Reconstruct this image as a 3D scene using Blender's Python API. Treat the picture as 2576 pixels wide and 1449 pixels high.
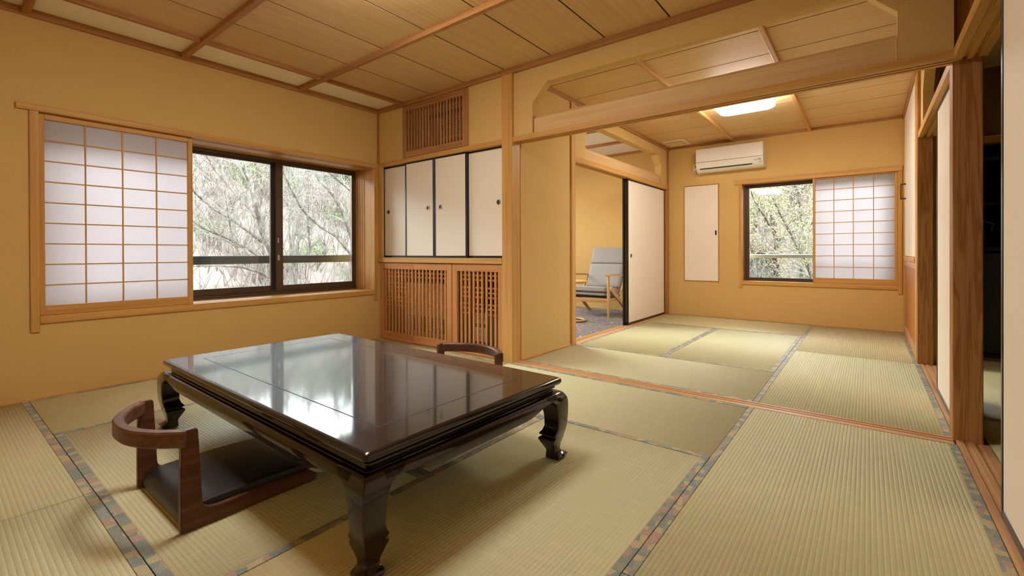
import bpy, bmesh, math, random
from mathutils import Vector, Matrix

random.seed(7)
sc = bpy.context.scene
for o in list(bpy.data.objects):
    bpy.data.objects.remove(o)
COL = sc.collection

# ------------------------------------------------------------------ camera
cam_d = bpy.data.cameras.new('camera'); cam = bpy.data.objects.new('camera', cam_d); COL.objects.link(cam)
YAW, TILT, ROLL, FPX = 0.660019, -0.0037274, -0.0035921, 1151.04
cy_, sy_, ct_, st_ = math.cos(YAW), math.sin(YAW), math.cos(TILT), math.sin(TILT)
fw = Vector((-sy_*ct_, cy_*ct_, st_)); rt0 = Vector((cy_, sy_, 0)); up0 = rt0.cross(fw)
cr, sr = math.cos(ROLL), math.sin(ROLL)
rt = rt0*cr + up0*sr; up = up0*cr - rt0*sr
m = Matrix((rt, up, -fw)).transposed().to_4x4(); m.translation = (0, 0, 0.9)
cam.matrix_world = m
cam_d.sensor_width = 36.0; cam_d.sensor_fit = 'HORIZONTAL'
cam_d.lens = FPX/2576*36; cam_d.shift_y = -85.07/2576
cam_d.clip_start = 0.05; cam_d.clip_end = 300
sc.camera = cam

# ------------------------------------------------------------------ sky, exposure
SKY = 10.0
LAMP_1, LAMP_2 = 16.5, 16.5
w = bpy.data.worlds.new('overcast_sky'); sc.world = w; w.use_nodes = True
bg = w.node_tree.nodes['Background']
bg.inputs[0].default_value = (0.90, 0.96, 1.0, 1); bg.inputs[1].default_value = SKY
vs = sc.view_settings
vs.view_transform = 'Standard'; vs.look = 'None'; vs.gamma = 1.0; vs.use_curve_mapping = False
vs.exposure = 1.2
cyc = sc.cycles
cyc.max_bounces = 8; cyc.diffuse_bounces = 5; cyc.adaptive_threshold = .02; cyc.glossy_bounces = 4; cyc.transmission_bounces = 6
cyc.transparent_max_bounces = 12; cyc.sample_clamp_indirect = 6.0; cyc.use_denoising = True
cyc.caustics_reflective = False; cyc.caustics_refractive = False

# ------------------------------------------------------------------ materials
MATS = {}
OUT = .39
def osr(r, g, b):
    c = srgb(r, g, b); return (c[0]*OUT, c[1]*OUT, c[2]*OUT, 1)
def srgb(r, g, b):
    f = lambda c: (c/255)/12.92 if c <= 10 else (((c/255)+.055)/1.055)**2.4
    return (f(r), f(g), f(b), 1)
def newmat(name):
    mt = bpy.data.materials.new(name); mt.use_nodes = True
    nt = mt.node_tree; b = nt.nodes['Principled BSDF']
    return mt, nt, b
def N(nt, t, **kw):
    n = nt.nodes.new(t)
    for k, v in kw.items():
        if k in n.inputs.keys(): n.inputs[k].default_value = v
        else: setattr(n, k, v)
    return n
def coords(nt, scale=(1,1,1), rnd=True):
    tc = N(nt, 'ShaderNodeTexCoord')
    vec = tc.outputs['Object']
    if rnd:
        oi = N(nt, 'ShaderNodeObjectInfo')
        mu = N(nt, 'ShaderNodeVectorMath', operation='SCALE'); mu.inputs[0].default_value = (37.1, 51.7, 23.3)
        nt.links.new(oi.outputs['Random'], mu.inputs['Scale'])
        ad = N(nt, 'ShaderNodeVectorMath', operation='ADD')
        nt.links.new(vec, ad.inputs[0]); nt.links.new(mu.outputs[0], ad.inputs[1]); vec = ad.outputs[0]
    mp = N(nt, 'ShaderNodeMapping'); mp.inputs['Scale'].default_value = scale
    nt.links.new(vec, mp.inputs['Vector'])
    return mp.outputs['Vector']
def ramp(nt, fac, stops):
    r = N(nt, 'ShaderNodeValToRGB'); e = r.color_ramp.elements
    while len(e) < len(stops): e.new(0.5)
    for i, (p, c) in enumerate(stops): e[i].position = p; e[i].color = c
    nt.links.new(fac, r.inputs['Fac']); return r.outputs['Color']
def bump(nt, b, h, strength=.2, dist=.002):
    bp = N(nt, 'ShaderNodeBump'); bp.inputs['Strength'].default_value = strength; bp.inputs['Distance'].default_value = dist
    nt.links.new(h, bp.inputs['Height']); nt.links.new(bp.outputs[0], b.inputs['Normal'])
def plain(name, col, rough=.5, metal=0, spec=.5, coat=0):
    if name in MATS: return MATS[name]
    mt, nt, b = newmat(name)
    b.inputs['Base Color'].default_value = col if len(col) == 4 else (*col, 1)
    b.inputs['Roughness'].default_value = rough; b.inputs['Metallic'].default_value = metal
    b.inputs['Specular IOR Level'].default_value = spec; b.inputs['Coat Weight'].default_value = coat
    MATS[name] = mt; return mt
WOODS = {
    'hinoki': (srgb(216,168,100), srgb(206,156,88), srgb(194,142,76), .45),
    'mould':  (srgb(190,140,90), srgb(174,122,73), srgb(156,104,59), .45),
    'ceil':   (srgb(224,190,140), srgb(218,182,130), srgb(210,171,118), .55),
    'lattice':(srgb(214,154,98), srgb(202,140,84), srgb(184,122,68), .45),
    'post':   (srgb(186,136,84), srgb(169,118,68), srgb(144,95,52), .5),
    'sill':   (srgb(216,174,128), srgb(204,160,114), srgb(188,142,97), .4),
    'walnut': (srgb(118,80,60), srgb(102,67,50), srgb(84,54,40), .38),
    'oak':    (srgb(216,178,128), srgb(196,154,104), srgb(172,128,82), .45),
    'panel':  (srgb(206,148,92), srgb(188,128,74), srgb(164,104,56), .45),
}
def wood(kind, axis):
    key = f'{kind}_wood_{axis}'
    if key in MATS: return MATS[key]
    a, bcol, c, rough = WOODS[kind]
    mt, nt, b = newmat(key)
    ac = {'post': 13., 'ceil': 40.}.get(kind, 26.); al = {'post': .45, 'ceil': .8}.get(kind, .7)
    s = [ac]*3; s['xyz'.index(axis)] = al
    v = coords(nt, tuple(s))
    n1 = N(nt, 'ShaderNodeTexNoise'); n1.inputs['Scale'].default_value = 1.6; n1.inputs['Detail'].default_value = 4
    n1.inputs['Distortion'].default_value = .6
    nt.links.new(v, n1.inputs['Vector'])
    s2 = [170.]*3; s2['xyz'.index(axis)] = 3.
    v2 = coords(nt, tuple(s2))
    n2 = N(nt, 'ShaderNodeTexNoise'); n2.inputs['Scale'].default_value = 1.; n2.inputs['Detail'].default_value = 2
    nt.links.new(v2, n2.inputs['Vector'])
    fac = n1.outputs['Fac']
    if kind == 'post':
        wv = N(nt, 'ShaderNodeMath', operation='MULTIPLY'); wv.inputs[1].default_value = 52.
        nt.links.new(fac, wv.inputs[0])
        sn = N(nt, 'ShaderNodeMath', operation='SINE'); nt.links.new(wv.outputs[0], sn.inputs[0])
        ma = N(nt, 'ShaderNodeMath', operation='MULTIPLY_ADD'); ma.inputs[1].default_value = .17; ma.inputs[2].default_value = .42
        nt.links.new(sn.outputs[0], ma.inputs[0]); fac = ma.outputs[0]
    mx = N(nt, 'ShaderNodeMath', operation='MULTIPLY_ADD'); mx.inputs[1].default_value = .35
    nt.links.new(n2.outputs['Fac'], mx.inputs[0])
    sb = N(nt, 'ShaderNodeMath', operation='SUBTRACT'); sb.inputs[1].default_value = .175
    nt.links.new(fac, sb.inputs[0]); nt.links.new(sb.outputs[0], mx.inputs[2])
    colr = ramp(nt, mx.outputs[0], [(.3, a), (.5, bcol), (.72, c)])
    nt.links.new(colr, b.inputs['Base Color'])
    b.inputs['Roughness'].default_value = rough; b.inputs['Specular IOR Level'].default_value = .22
    bump(nt, b, n2.outputs['Fac'], .12, .001)
    MATS[key] = mt; return mt

def mat_wall():
    mt, nt, b = newmat('ochre_wall_cloth')
    v = coords(nt, (1,1,1), False)
    n = N(nt, 'ShaderNodeTexNoise'); n.inputs['Scale'].default_value = 260.; n.inputs['Detail'].default_value = 3
    nt.links.new(v, n.inputs['Vector'])
    nt.links.new(ramp(nt, n.outputs['Fac'], [(.3, srgb(210,173,108)), (.7, srgb(221,187,123))]), b.inputs['Base Color'])
    b.inputs['Roughness'].default_value = .9; b.inputs['Specular IOR Level'].default_value = .15
    bump(nt, b, n.outputs['Fac'], .25, .001)
    return mt
WALL = mat_wall()
FUSUMA = plain('cream_fusuma_paper', srgb(245,235,221), .75, spec=.2)
BLACK = plain('black_lacquer', (.012,.012,.014), .28)
BRONZE = plain('bronze_aluminium', srgb(90,70,56), .42, .15)
DARKGASKET = plain('dark_gasket', (.012,.012,.013), .5)
WHITEPLASTIC = plain('white_plastic', srgb(236,232,222), .28, spec=.5)
CREAMPANEL = plain('cream_panel', srgb(248,243,224), .7, spec=.2)
STEEL = plain('brushed_metal', (.55,.53,.5), .3, .9)
PULLMETAL = plain('dark_pull_metal', (.10,.095,.085), .35, .8)
PULLRIM = plain('pull_rim_metal', (.30,.28,.25), .35, .8)
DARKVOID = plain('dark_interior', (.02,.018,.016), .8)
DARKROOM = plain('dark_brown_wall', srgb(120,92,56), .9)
RAILGREY = plain('grey_handrail', srgb(72,78,84), .45, .3)
BEIGEUNIT = plain('beige_appliance', srgb(232,224,208), .5)
GREYBOX = plain('grey_metal_box', srgb(104,106,104), .45, .2)
PAPERWHITE = plain('white_label', srgb(226,226,222), .7)
INK = plain('dark_ink', (.03,.03,.03), .7)
LEATHER = None
def mat_leather():
    mt, nt, b = newmat('black_leather')
    n = N(nt, 'ShaderNodeTexNoise'); n.inputs['Scale'].default_value = 260.; nt.links.new(coords(nt), n.inputs['Vector'])
    b.inputs['Base Color'].default_value = (.013,.013,.015,1); b.inputs['Roughness'].default_value = .42
    bump(nt, b, n.outputs['Fac'], .15, .001); return mt
LEATHER = mat_leather()
def mat_shoji():
    mt, nt, b = newmat('shoji_paper')
    out = nt.nodes['Material Output']; nt.nodes.remove(b)
    n = N(nt, 'ShaderNodeTexNoise'); n.inputs['Scale'].default_value = 60.
    nt.links.new(coords(nt), n.inputs['Vector'])
    c = ramp(nt, n.outputs['Fac'], [(.3, (.77,.735,.755,1)), (.7, (.79,.755,.775,1))])
    d = N(nt, 'ShaderNodeBsdfDiffuse'); t = N(nt, 'ShaderNodeBsdfTranslucent'); mx = N(nt, 'ShaderNodeMixShader'); mx.inputs[0].default_value = .68
    nt.links.new(c, d.inputs['Color']); nt.links.new(c, t.inputs['Color'])
    nt.links.new(d.outputs[0], mx.inputs[1]); nt.links.new(t.outputs[0], mx.inputs[2]); nt.links.new(mx.outputs[0], out.inputs['Surface'])
    return mt
SHOJI = mat_shoji()
def mat_glass():
    mt, nt, b = newmat('window_glass')
    out = nt.nodes['Material Output']; nt.nodes.remove(b)
    t = N(nt, 'ShaderNodeBsdfTransparent'); t.inputs[0].default_value = (.95,.97,.96,1)
    g = N(nt, 'ShaderNodeBsdfGlossy'); g.inputs['Roughness'].default_value = .0
    f = N(nt, 'ShaderNodeFresnel'); f.inputs['IOR'].default_value = 1.45
    mx = N(nt, 'ShaderNodeMixShader')
    nt.links.new(f.outputs[0], mx.inputs[0]); nt.links.new(t.outputs[0], mx.inputs[1]); nt.links.new(g.outputs[0], mx.inputs[2])
    nt.links.new(mx.outputs[0], out.inputs['Surface']); return mt
GLASS = mat_glass()
def mat_emit(name, col, s):
    mt, nt, b = newmat(name)
    b.inputs['Base Color'].default_value = (.8,.8,.8,1)
    b.inputs['Emission Color'].default_value = (*col, 1); b.inputs['Emission Strength'].default_value = s
    return mt
def mat_tatami():
    # local x = along the ridges, rush fibres run along local y
    mt, nt, b = newmat('tatami_weave')
    v = coords(nt, (520., 9., 1.))
    n = N(nt, 'ShaderNodeTexNoise'); n.inputs['Scale'].default_value = 1.; n.inputs['Detail'].default_value = 2
    nt.links.new(v, n.inputs['Vector'])
    v2 = coords(nt, (2.2, 2.2, 1.)); n2 = N(nt, 'ShaderNodeTexNoise'); n2.inputs['Scale'].default_value = 1.; n2.inputs['Detail'].default_value = 3
    nt.links.new(v2, n2.inputs['Vector'])
    c1 = ramp(nt, n.outputs['Fac'], [(.28, srgb(194,187,146)), (.52, srgb(204,198,158)), (.75, srgb(211,206,168))])
    hs = N(nt, 'ShaderNodeMixRGB', blend_type='MULTIPLY'); hs.inputs[0].default_value = 1.
    c2 = ramp(nt, n2.outputs['Fac'], [(.3, (.96,1.0,.92,1)), (.7, (1.0,.99,1.0,1))])
    nt.links.new(c1, hs.inputs[1]); nt.links.new(c2, hs.inputs[2])
    nt.links.new(hs.outputs[0], b.inputs['Base Color'])
    b.inputs['Roughness'].default_value = .58; b.inputs['Specular IOR Level'].default_value = .5
    b.inputs['Anisotropic'].default_value = .8
    vt = N(nt, 'ShaderNodeVectorTransform', vector_type='VECTOR', convert_from='OBJECT', convert_to='WORLD')
    vt.inputs[0].default_value = (1, 0, 0)
    nt.links.new(vt.outputs[0], b.inputs['Tangent'])
    bump(nt, b, n.outputs['Fac'], .12, .0008)
    return mt
TATAMI = mat_tatami()
def mat_heri():
    mt, nt, b = newmat('patterned_edge_band')
    v = coords(nt, (1,1,0.))
    # chrysanthemum patches: voronoi cells give colour, thin petals by a wave around each cell
    vo = N(nt, 'ShaderNodeTexVoronoi'); vo.inputs['Scale'].default_value = 30.; vo.inputs['Randomness'].default_value = .55
    nt.links.new(v, vo.inputs['Vector'])
    sp = N(nt, 'ShaderNodeSeparateColor'); nt.links.new(vo.outputs['Color'], sp.inputs[0])
    r = N(nt, 'ShaderNodeValToRGB'); r.color_ramp.interpolation = 'CONSTANT'
    e = r.color_ramp.elements; e.new(.3); e.new(.55); e.new(.75)
    for i, (p, c) in enumerate([(0, srgb(146,158,152)), (.3, srgb(204,190,154)), (.55, srgb(160,168,156)), (.75, srgb(192,164,150))]):
        e[i].position = p; e[i].color = c
    nt.links.new(sp.outputs[0], r.inputs['Fac'])
    de = N(nt, 'ShaderNodeVectorMath', operation='SUBTRACT'); nt.links.new(v, de.inputs[0]); nt.links.new(vo.outputs['Position'], de.inputs[1])
    xyz = N(nt, 'ShaderNodeSeparateXYZ'); nt.links.new(de.outputs[0], xyz.inputs[0])
    an = N(nt, 'ShaderNodeMath', operation='ARCTAN2'); nt.links.new(xyz.outputs[1], an.inputs[0]); nt.links.new(xyz.outputs[0], an.inputs[1])
    m1 = N(nt, 'ShaderNodeMath', operation='MULTIPLY'); m1.inputs[1].default_value = 15.; nt.links.new(an.outputs[0], m1.inputs[0])
    ln = N(nt, 'ShaderNodeVectorMath', operation='LENGTH'); nt.links.new(de.outputs[0], ln.inputs[0])
    m2 = N(nt, 'ShaderNodeMath', operation='MULTIPLY'); m2.inputs[1].default_value = 900.; nt.links.new(ln.outputs['Value'], m2.inputs[0])
    s1 = N(nt, 'ShaderNodeMath', operation='SINE'); nt.links.new(m1.outputs[0], s1.inputs[0])
    s2 = N(nt, 'ShaderNodeMath', operation='SINE'); nt.links.new(m2.outputs[0], s2.inputs[0])
    pr = N(nt, 'ShaderNodeMath', operation='MULTIPLY'); nt.links.new(s1.outputs[0], pr.inputs[0]); nt.links.new(s2.outputs[0], pr.inputs[1])
    k = ramp(nt, pr.outputs[0], [(.0, (.62,.64,.64,1)), (.35, (1.12,1.12,1.1,1))])
    mx = N(nt, 'ShaderNodeMixRGB', blend_type='MULTIPLY'); mx.inputs[0].default_value = 1.
    nt.links.new(r.outputs[0], mx.inputs[1]); nt.links.new(k, mx.inputs[2])
    nt.links.new(mx.outputs[0], b.inputs['Base Color'])
    b.inputs['Roughness'].default_value = .6; b.inputs['Specular IOR Level'].default_value = .3
    bump(nt, b, pr.outputs[0], .2, .0006)
    return mt
HERI = mat_heri()
def mat_lacquer():
    mt, nt, b = newmat('dark_red_lacquer')
    v = coords(nt, (6., 190., 6.)); n = N(nt, 'ShaderNodeTexNoise'); n.inputs['Scale'].default_value = 1.; n.inputs['Detail'].default_value = 3
    nt.links.new(v, n.inputs['Vector'])
    nt.links.new(ramp(nt, n.outputs['Fac'], [(.3, srgb(14,7,6)), (.75, srgb(30,15,12))]), b.inputs['Base Color'])
    b.inputs['Roughness'].default_value = .4; b.inputs['Specular IOR Level'].default_value = .08
    b.inputs['Coat Weight'].default_value = 1.; b.inputs['Coat Roughness'].default_value = .07; b.inputs['Coat IOR'].default_value = 1.55
    bump(nt, b, n.outputs['Fac'], .05, .0006)
    return mt
LACQUER = mat_lacquer()
def mat_fabric(name, c0, c1, sc_=700):
    mt, nt, b = newmat(name)
    n = N(nt, 'ShaderNodeTexNoise'); n.inputs['Scale'].default_value = sc_; nt.links.new(coords(nt), n.inputs['Vector'])
    nt.links.new(ramp(nt, n.outputs['Fac'], [(.35, c0), (.65, c1)]), b.inputs['Base Color'])
    b.inputs['Roughness'].default_value = .95; b.inputs['Specular IOR Level'].default_value = .1
    bump(nt, b, n.outputs['Fac'], .4, .002); return mt
GREYFAB = mat_fabric('grey_upholstery', srgb(138,136,132), srgb(176,174,170))
def mat_carpet():
    mt, nt, b = newmat('grey_brown_carpet')
    v = coords(nt, (1,1,1), False)
    n = N(nt, 'ShaderNodeTexNoise'); n.inputs['Scale'].default_value = 5.; n.inputs['Detail'].default_value = 1.5; n.inputs['Distortion'].default_value = .8
    nt.links.new(v, n.inputs['Vector'])
    # thin pale meandering strokes where the noise crosses fixed levels
    mu = N(nt, 'ShaderNodeMath', operation='MULTIPLY'); mu.inputs[1].default_value = 9.; nt.links.new(n.outputs['Fac'], mu.inputs[0])
    fr = N(nt, 'ShaderNodeMath', operation='FRACT'); nt.links.new(mu.outputs[0], fr.inputs[0])
    k = ramp(nt, fr.outputs[0], [(.0, srgb(104,94,88)), (.86, srgb(120,110,104)), (.92, srgb(206,200,194)), (.97, srgb(112,102,96))])
    nt.links.new(k, b.inputs['Base Color']); b.inputs['Roughness'].default_value = 1.
    return mt
CARPET = mat_carpet()
def mat_hill(name, stops, scale):
    mt, nt, b = newmat(name)
    v = coords(nt, (1,1,1), False)
    n = N(nt, 'ShaderNodeTexNoise'); n.inputs['Scale'].default_value = scale; n.inputs['Detail'].default_value = 8; n.inputs['Roughness'].default_value = .72
    nt.links.new(v, n.inputs['Vector'])
    nt.links.new(ramp(nt, n.outputs['Fac'], stops), b.inputs['Base Color'])
    b.inputs['Roughness'].default_value = 1.; b.inputs['Specular IOR Level'].default_value = 0
    return mt
HILL = mat_hill('wooded_slope', [(.33, osr(92,104,82)), (.45, osr(150,137,130)), (.55, osr(164,153,148)), (.66, osr(132,144,112))], 1.3)
HILLG = mat_hill('green_slope', [(.33, osr(66,86,52)), (.48, osr(128,140,92)), (.58, osr(170,166,140)), (.7, osr(110,134,74))], 2.2)
def mat_bark(name, c0, c1):
    mt, nt, b = newmat(name)
    n = N(nt, 'ShaderNodeTexNoise'); n.inputs['Scale'].default_value = 14.; n.inputs['Detail'].default_value = 4
    nt.links.new(coords(nt, (1,1,.5), False), n.inputs['Vector'])
    nt.links.new(ramp(nt, n.outputs['Fac'], [(.35, c0), (.65, c1)]), b.inputs['Base Color']); b.inputs['Roughness'].default_value = .95
    b.inputs['Specular IOR Level'].default_value = .1
    return mt
BARK = mat_bark('pale_bark', osr(92,86,78), osr(154,148,138))
BARKD = mat_bark('brown_bark', osr(70,62,54), osr(112,102,92))
TWIG = plain('pale_twig', osr(160,155,148), .95, spec=.1)
TWIGP = plain('pinkish_twig', osr(144,130,123), .95, spec=.1)
LEAFG = plain('fresh_green_leaf', osr(128,172,84), .7, spec=.2)
LEAFY = plain('yellow_green_leaf', osr(182,200,112), .7, spec=.2)
LEAFO = plain('bronze_leaf', osr(196,168,130), .7, spec=.2)
LEAFD = plain('dark_cedar_leaf', osr(92,122,68), .7, spec=.2)

# ------------------------------------------------------------------ builders
WL = {}                                   # world location of Empties used as parents
def link(o, parent=None):
    COL.objects.link(o)
    if parent is not None: o.parent = parent
    return o
def base_of(parent):
    v = Vector((0,0,0)); p = parent
    while p is not None:
        v += p.location; p = p.parent
    return v
def empty(name, loc=(0,0,0)):
    o = bpy.data.objects.new(name, None); o.location = loc; o.empty_display_size = .1
    return link(o)
def tag(o, label=None, cat=None, group=None, kind=None):
    if label: o['label'] = label
    if cat: o['category'] = cat
    if group: o['group'] = group
    if kind: o['kind'] = kind
    return o
def thing(name, label, cat, loc=(0,0,0), group=None):
    return tag(empty(name, loc), label, cat, group)
def struct(name, loc=(0,0,0), label=None):
    return tag(empty(name, loc), label, None, None, 'structure')
def smooth(me, ang=.6):
    for p in me.polygons: p.use_smooth = True
    if hasattr(me, 'set_sharp_from_angle'): me.set_sharp_from_angle(angle=ang)
def obj_from_bm(name, bm, mat, parent=None, loc=None, sm=False):
    """bm in world coordinates; origin moved to the bounds centre (or loc)"""
    bm.normal_update()
    if loc is None:
        xs = [v.co for v in bm.verts]
        lo = Vector((min(c.x for c in xs), min(c.y for c in xs), min(c.z for c in xs)))
        hi = Vector((max(c.x for c in xs), max(c.y for c in xs), max(c.z for c in xs)))
        loc = (lo+hi)/2
    loc = Vector(loc)
    for v in bm.verts: v.co -= loc
    me = bpy.data.meshes.new(name); bm.to_mesh(me); bm.free()
    me.materials.append(mat)
    if sm: smooth(me)
    o = bpy.data.objects.new(name, me); o.location = loc - base_of(parent)
    return link(o, parent)
BOXES = {}
def box(name, x, y, z, mat, parent=None, bev=.0015):
    c = Vector(((x[0]+x[1])/2, (y[0]+y[1])/2, (z[0]+z[1])/2)); d = (abs(x[1]-x[0]), abs(y[1]-y[0]), abs(z[1]-z[0]))
    key = (tuple(round(q, 4) for q in d), mat.name, bev)
    me = BOXES.get(key)
    if me is None:
        bm = bmesh.new(); bmesh.ops.create_cube(bm, size=1)
        for v in bm.verts: v.co = Vector((v.co.x*d[0], v.co.y*d[1], v.co.z*d[2]))
        if bev and min(d) > bev*3: bmesh.ops.bevel(bm, geom=bm.edges[:], offset=bev, segments=1, affect='EDGES')
        me = bpy.data.meshes.new(name); bm.to_mesh(me); bm.free(); me.materials.append(mat); BOXES[key] = me
    o = bpy.data.objects.new(name, me); o.location = c - base_of(parent)
    return link(o, parent)
AX = {'x': lambda a, p: (a, p[0], p[1]), 'y': lambda a, p: (p[0], a, p[1]), 'z': lambda a, p: (p[0], p[1], a)}
def prism_bm(bm, poly, axis, a0, a1):
    f = AX[axis]
    v0 = [bm.verts.new(f(a0, p)) for p in poly]; v1 = [bm.verts.new(f(a1, p)) for p in poly]
    n = len(poly)
    bm.faces.new(v0); bm.faces.new(v1[::-1])
    for i in range(n): bm.faces.new((v0[i], v1[i], v1[(i+1) % n], v0[(i+1) % n]))
def prism(name, poly, axis, a0, a1, mat, parent=None, sm=False, bev=0):
    bm = bmesh.new(); prism_bm(bm, poly, axis, a0, a1)
    bmesh.ops.recalc_face_normals(bm, faces=bm.faces[:])
    if bev: bmesh.ops.bevel(bm, geom=bm.edges[:], offset=bev, segments=2, affect='EDGES')
    return obj_from_bm(name, bm, mat, parent, sm=sm)
def holed(name, axis, a0, a1, u, v, holes, mat, parent=None):
    """slab of thickness a0..a1 with rectangular holes (u0,u1,v0,v1), one connected mesh"""
    us = sorted({u[0], u[1], *[h[0] for h in holes], *[h[1] for h in holes]}); vv = sorted({v[0], v[1], *[h[2] for h in holes], *[h[3] for h in holes]})
    f = AX[axis]; bm = bmesh.new(); V = {}
    def gv(i, j, k):
        if (i, j, k) not in V: V[i, j, k] = bm.verts.new(f((a0, a1)[k], (us[i], vv[j])))
        return V[i, j, k]
    def solid(i, j):
        if not (0 <= i < len(us)-1 and 0 <= j < len(vv)-1): return False
        cu, cv = (us[i]+us[i+1])/2, (vv[j]+vv[j+1])/2
        return not any(h[0] < cu < h[1] and h[2] < cv < h[3] for h in holes)
    for i in range(len(us)-1):
        for j in range(len(vv)-1):
            if not solid(i, j): continue
            for k in (0, 1): bm.faces.new((gv(i,j,k), gv(i+1,j,k), gv(i+1,j+1,k), gv(i,j+1,k)))
            if not solid(i-1, j): bm.faces.new((gv(i,j,0), gv(i,j+1,0), gv(i,j+1,1), gv(i,j,1)))
            if not solid(i+1, j): bm.faces.new((gv(i+1,j,0), gv(i+1,j+1,0), gv(i+1,j+1,1), gv(i+1,j,1)))
            if not solid(i, j-1): bm.faces.new((gv(i,j,0), gv(i+1,j,0), gv(i+1,j,1), gv(i,j,1)))
            if not solid(i, j+1): bm.faces.new((gv(i,j+1,0), gv(i+1,j+1,0), gv(i+1,j+1,1), gv(i,j+1,1)))
    bmesh.ops.recalc_face_normals(bm, faces=bm.faces[:])
    return obj_from_bm(name, bm, mat, parent)
def tube_bm(bm, pts, rad, sides=8, caps=True):
    pts = [Vector(p) for p in pts]; n = len(pts); rings = []
    rad = rad if isinstance(rad, (list, tuple)) else [rad]*n
    prev = None
    for i in range(n):
        d = (pts[min(i+1, n-1)] - pts[max(i-1, 0)])
        d = d.normalized() if d.length > 1e-9 else Vector((0,0,1))
        if prev is None:
            a = Vector((0,0,1)) if abs(d.z) < .9 else Vector((1,0,0)); u_ = d.cross(a).normalized()
        else:
            u_ = (prev - d*prev.dot(d)); u_ = u_.normalized() if u_.length > 1e-6 else d.orthogonal().normalized()
        prev = u_; w_ = d.cross(u_)
        rings.append([bm.verts.new(pts[i] + (u_*math.cos(2*math.pi*k/sides) + w_*math.sin(2*math.pi*k/sides))*rad[i]) for k in range(sides)])
    for i in range(n-1):
        for k in range(sides):
            bm.faces.new((rings[i][k], rings[i][(k+1) % sides], rings[i+1][(k+1) % sides], rings[i+1][k]))
    if caps and sides >= 3: bm.faces.new(rings[0][::-1]); bm.faces.new(rings[-1])
def tube(name, pts, rad, mat, parent=None, sides=8):
    bm = bmesh.new(); tube_bm(bm, pts, rad, sides)
    bmesh.ops.recalc_face_normals(bm, faces=bm.faces[:])
    return obj_from_bm(name, bm, mat, parent, sm=True)
def lathe(name, prof, center, axis, mat, parent=None, n=24):
    """prof: (radius, height) list round an axis through center"""
    bm = bmesh.new(); c = Vector(center)
    E = {'x': (Vector((0,1,0)), Vector((0,0,1)), Vector((1,0,0))), 'y': (Vector((0,0,1)), Vector((1,0,0)), Vector((0,1,0))), 'z': (Vector((1,0,0)), Vector((0,1,0)), Vector((0,0,1)))}[axis]
    rings = []
    for r, h in prof:
        if r < 1e-6: rings.append([bm.verts.new(c + E[2]*h)])
        else: rings.append([bm.verts.new(c + (E[0]*math.cos(2*math.pi*k/n) + E[1]*math.sin(2*math.pi*k/n))*r + E[2]*h) for k in range(n)])
    for a, b in zip(rings, rings[1:]):
        for k in range(n):
            k2 = (k+1) % n
            if len(a) == 1 and len(b) == 1: continue
            if len(a) == 1: bm.faces.new((a[0], b[k2], b[k]))
            elif len(b) == 1: bm.faces.new((a[k], a[k2], b[0]))
            else: bm.faces.new((a[k], a[k2], b[k2], b[k]))
    bmesh.ops.recalc_face_normals(bm, faces=bm.faces[:])
    return obj_from_bm(name, bm, mat, parent, sm=True)
def rounded_rect(cx, cy, hx, hy, r, n=6):
    pts = []
    for sx, sy, a0 in ((1,1,0), (-1,1,90), (-1,-1,180), (1,-1,270)):
        for i in range(n+1):
            a = math.radians(a0 + 90*i/n)
            pts.append((cx + sx*(hx-r) + r*math.cos(a), cy + sy*(hy-r) + r*math.sin(a)))
    return pts
def copy_tree(o, parent=None):
    c = o.copy(); COL.objects.link(c); c.parent = parent
    for ch in list(o.children): copy_tree(ch, c)
    return c
def loft(bm, rings, cap=True):
    R = [[bm.verts.new(p) for p in r] for r in rings]; n = len(R[0])
    for a, b in zip(R, R[1:]):
        for k in range(n): bm.faces.new((a[k], a[(k+1) % n], b[(k+1) % n], b[k]))
    if cap: bm.faces.new(R[0][::-1]); bm.faces.new(R[-1])

# ------------------------------------------------------------------ room dimensions
XL, XR, YB, YC, YF, ZC = -4.07, 0.33, -0.49, 2.95, 6.66, 2.40
H = lambda ax: wood('hinoki', ax)
MO = lambda ax: wood('mould', ax)

# ------------------------------------------------------------------ floor slab and walls
tag(box('floor', (-6.0, 2.2), (-.9, 7.0), (-.12, -.06), plain('subfloor', srgb(120,96,70), .8), None, 0), None, None, None, 'structure')
S = lambda o, l=None: tag(o, l, None, None, 'structure')
S(holed('wall_left', 'x', XL, XL-.40, (YB-.1, 3.66), (-.06, 2.55), [(.425, 2.914, .49, 1.81)], WALL), 'ochre plaster wall around the large left window')
S(box('wall_rear', (-4.4, .5), (YB-.1, YB), (-.06, 2.55), WALL, None, 0))
# wall above the cupboards, with the opening for the vent grille
S(holed('wall_cupboard', 'y', YC+.006, YC+.05, (XL, -2.385), (1.83, 2.5), [(-3.662, -2.777, 1.85, 2.352)], WALL), 'ochre wall strip above the cupboard doors')
S(box('wall_cupboard_rear', (XL, -2.30), (3.56, 3.66), (-.06, 2.55), WALL, None, 0))
S(box('wall_sleeve', (-2.378, -2.272), (3.055, 3.848), (-.06, 2.45), WALL, None, 0), 'short ochre wall between the pillar and the doorway')
S(holed('wall_far', 'y', YF, YF+.22, (-5.3, .60), (-.06, 2.55), [(-1.329, .29, .49, 1.81)], WALL), 'ochre far wall with air conditioner and small window')
# lounge beyond the sliding door
S(holed('wall_lounge_left', 'x', -5.2, -5.3, (3.66, 6.9), (-.06, 2.6), [(3.8, 6.58, .12, 2.28)], WALL))
S(box('wall_lounge_near', (-5.3, XL-.40), (3.56, 3.66), (-.06, 2.55), WALL, None, 0))
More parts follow.
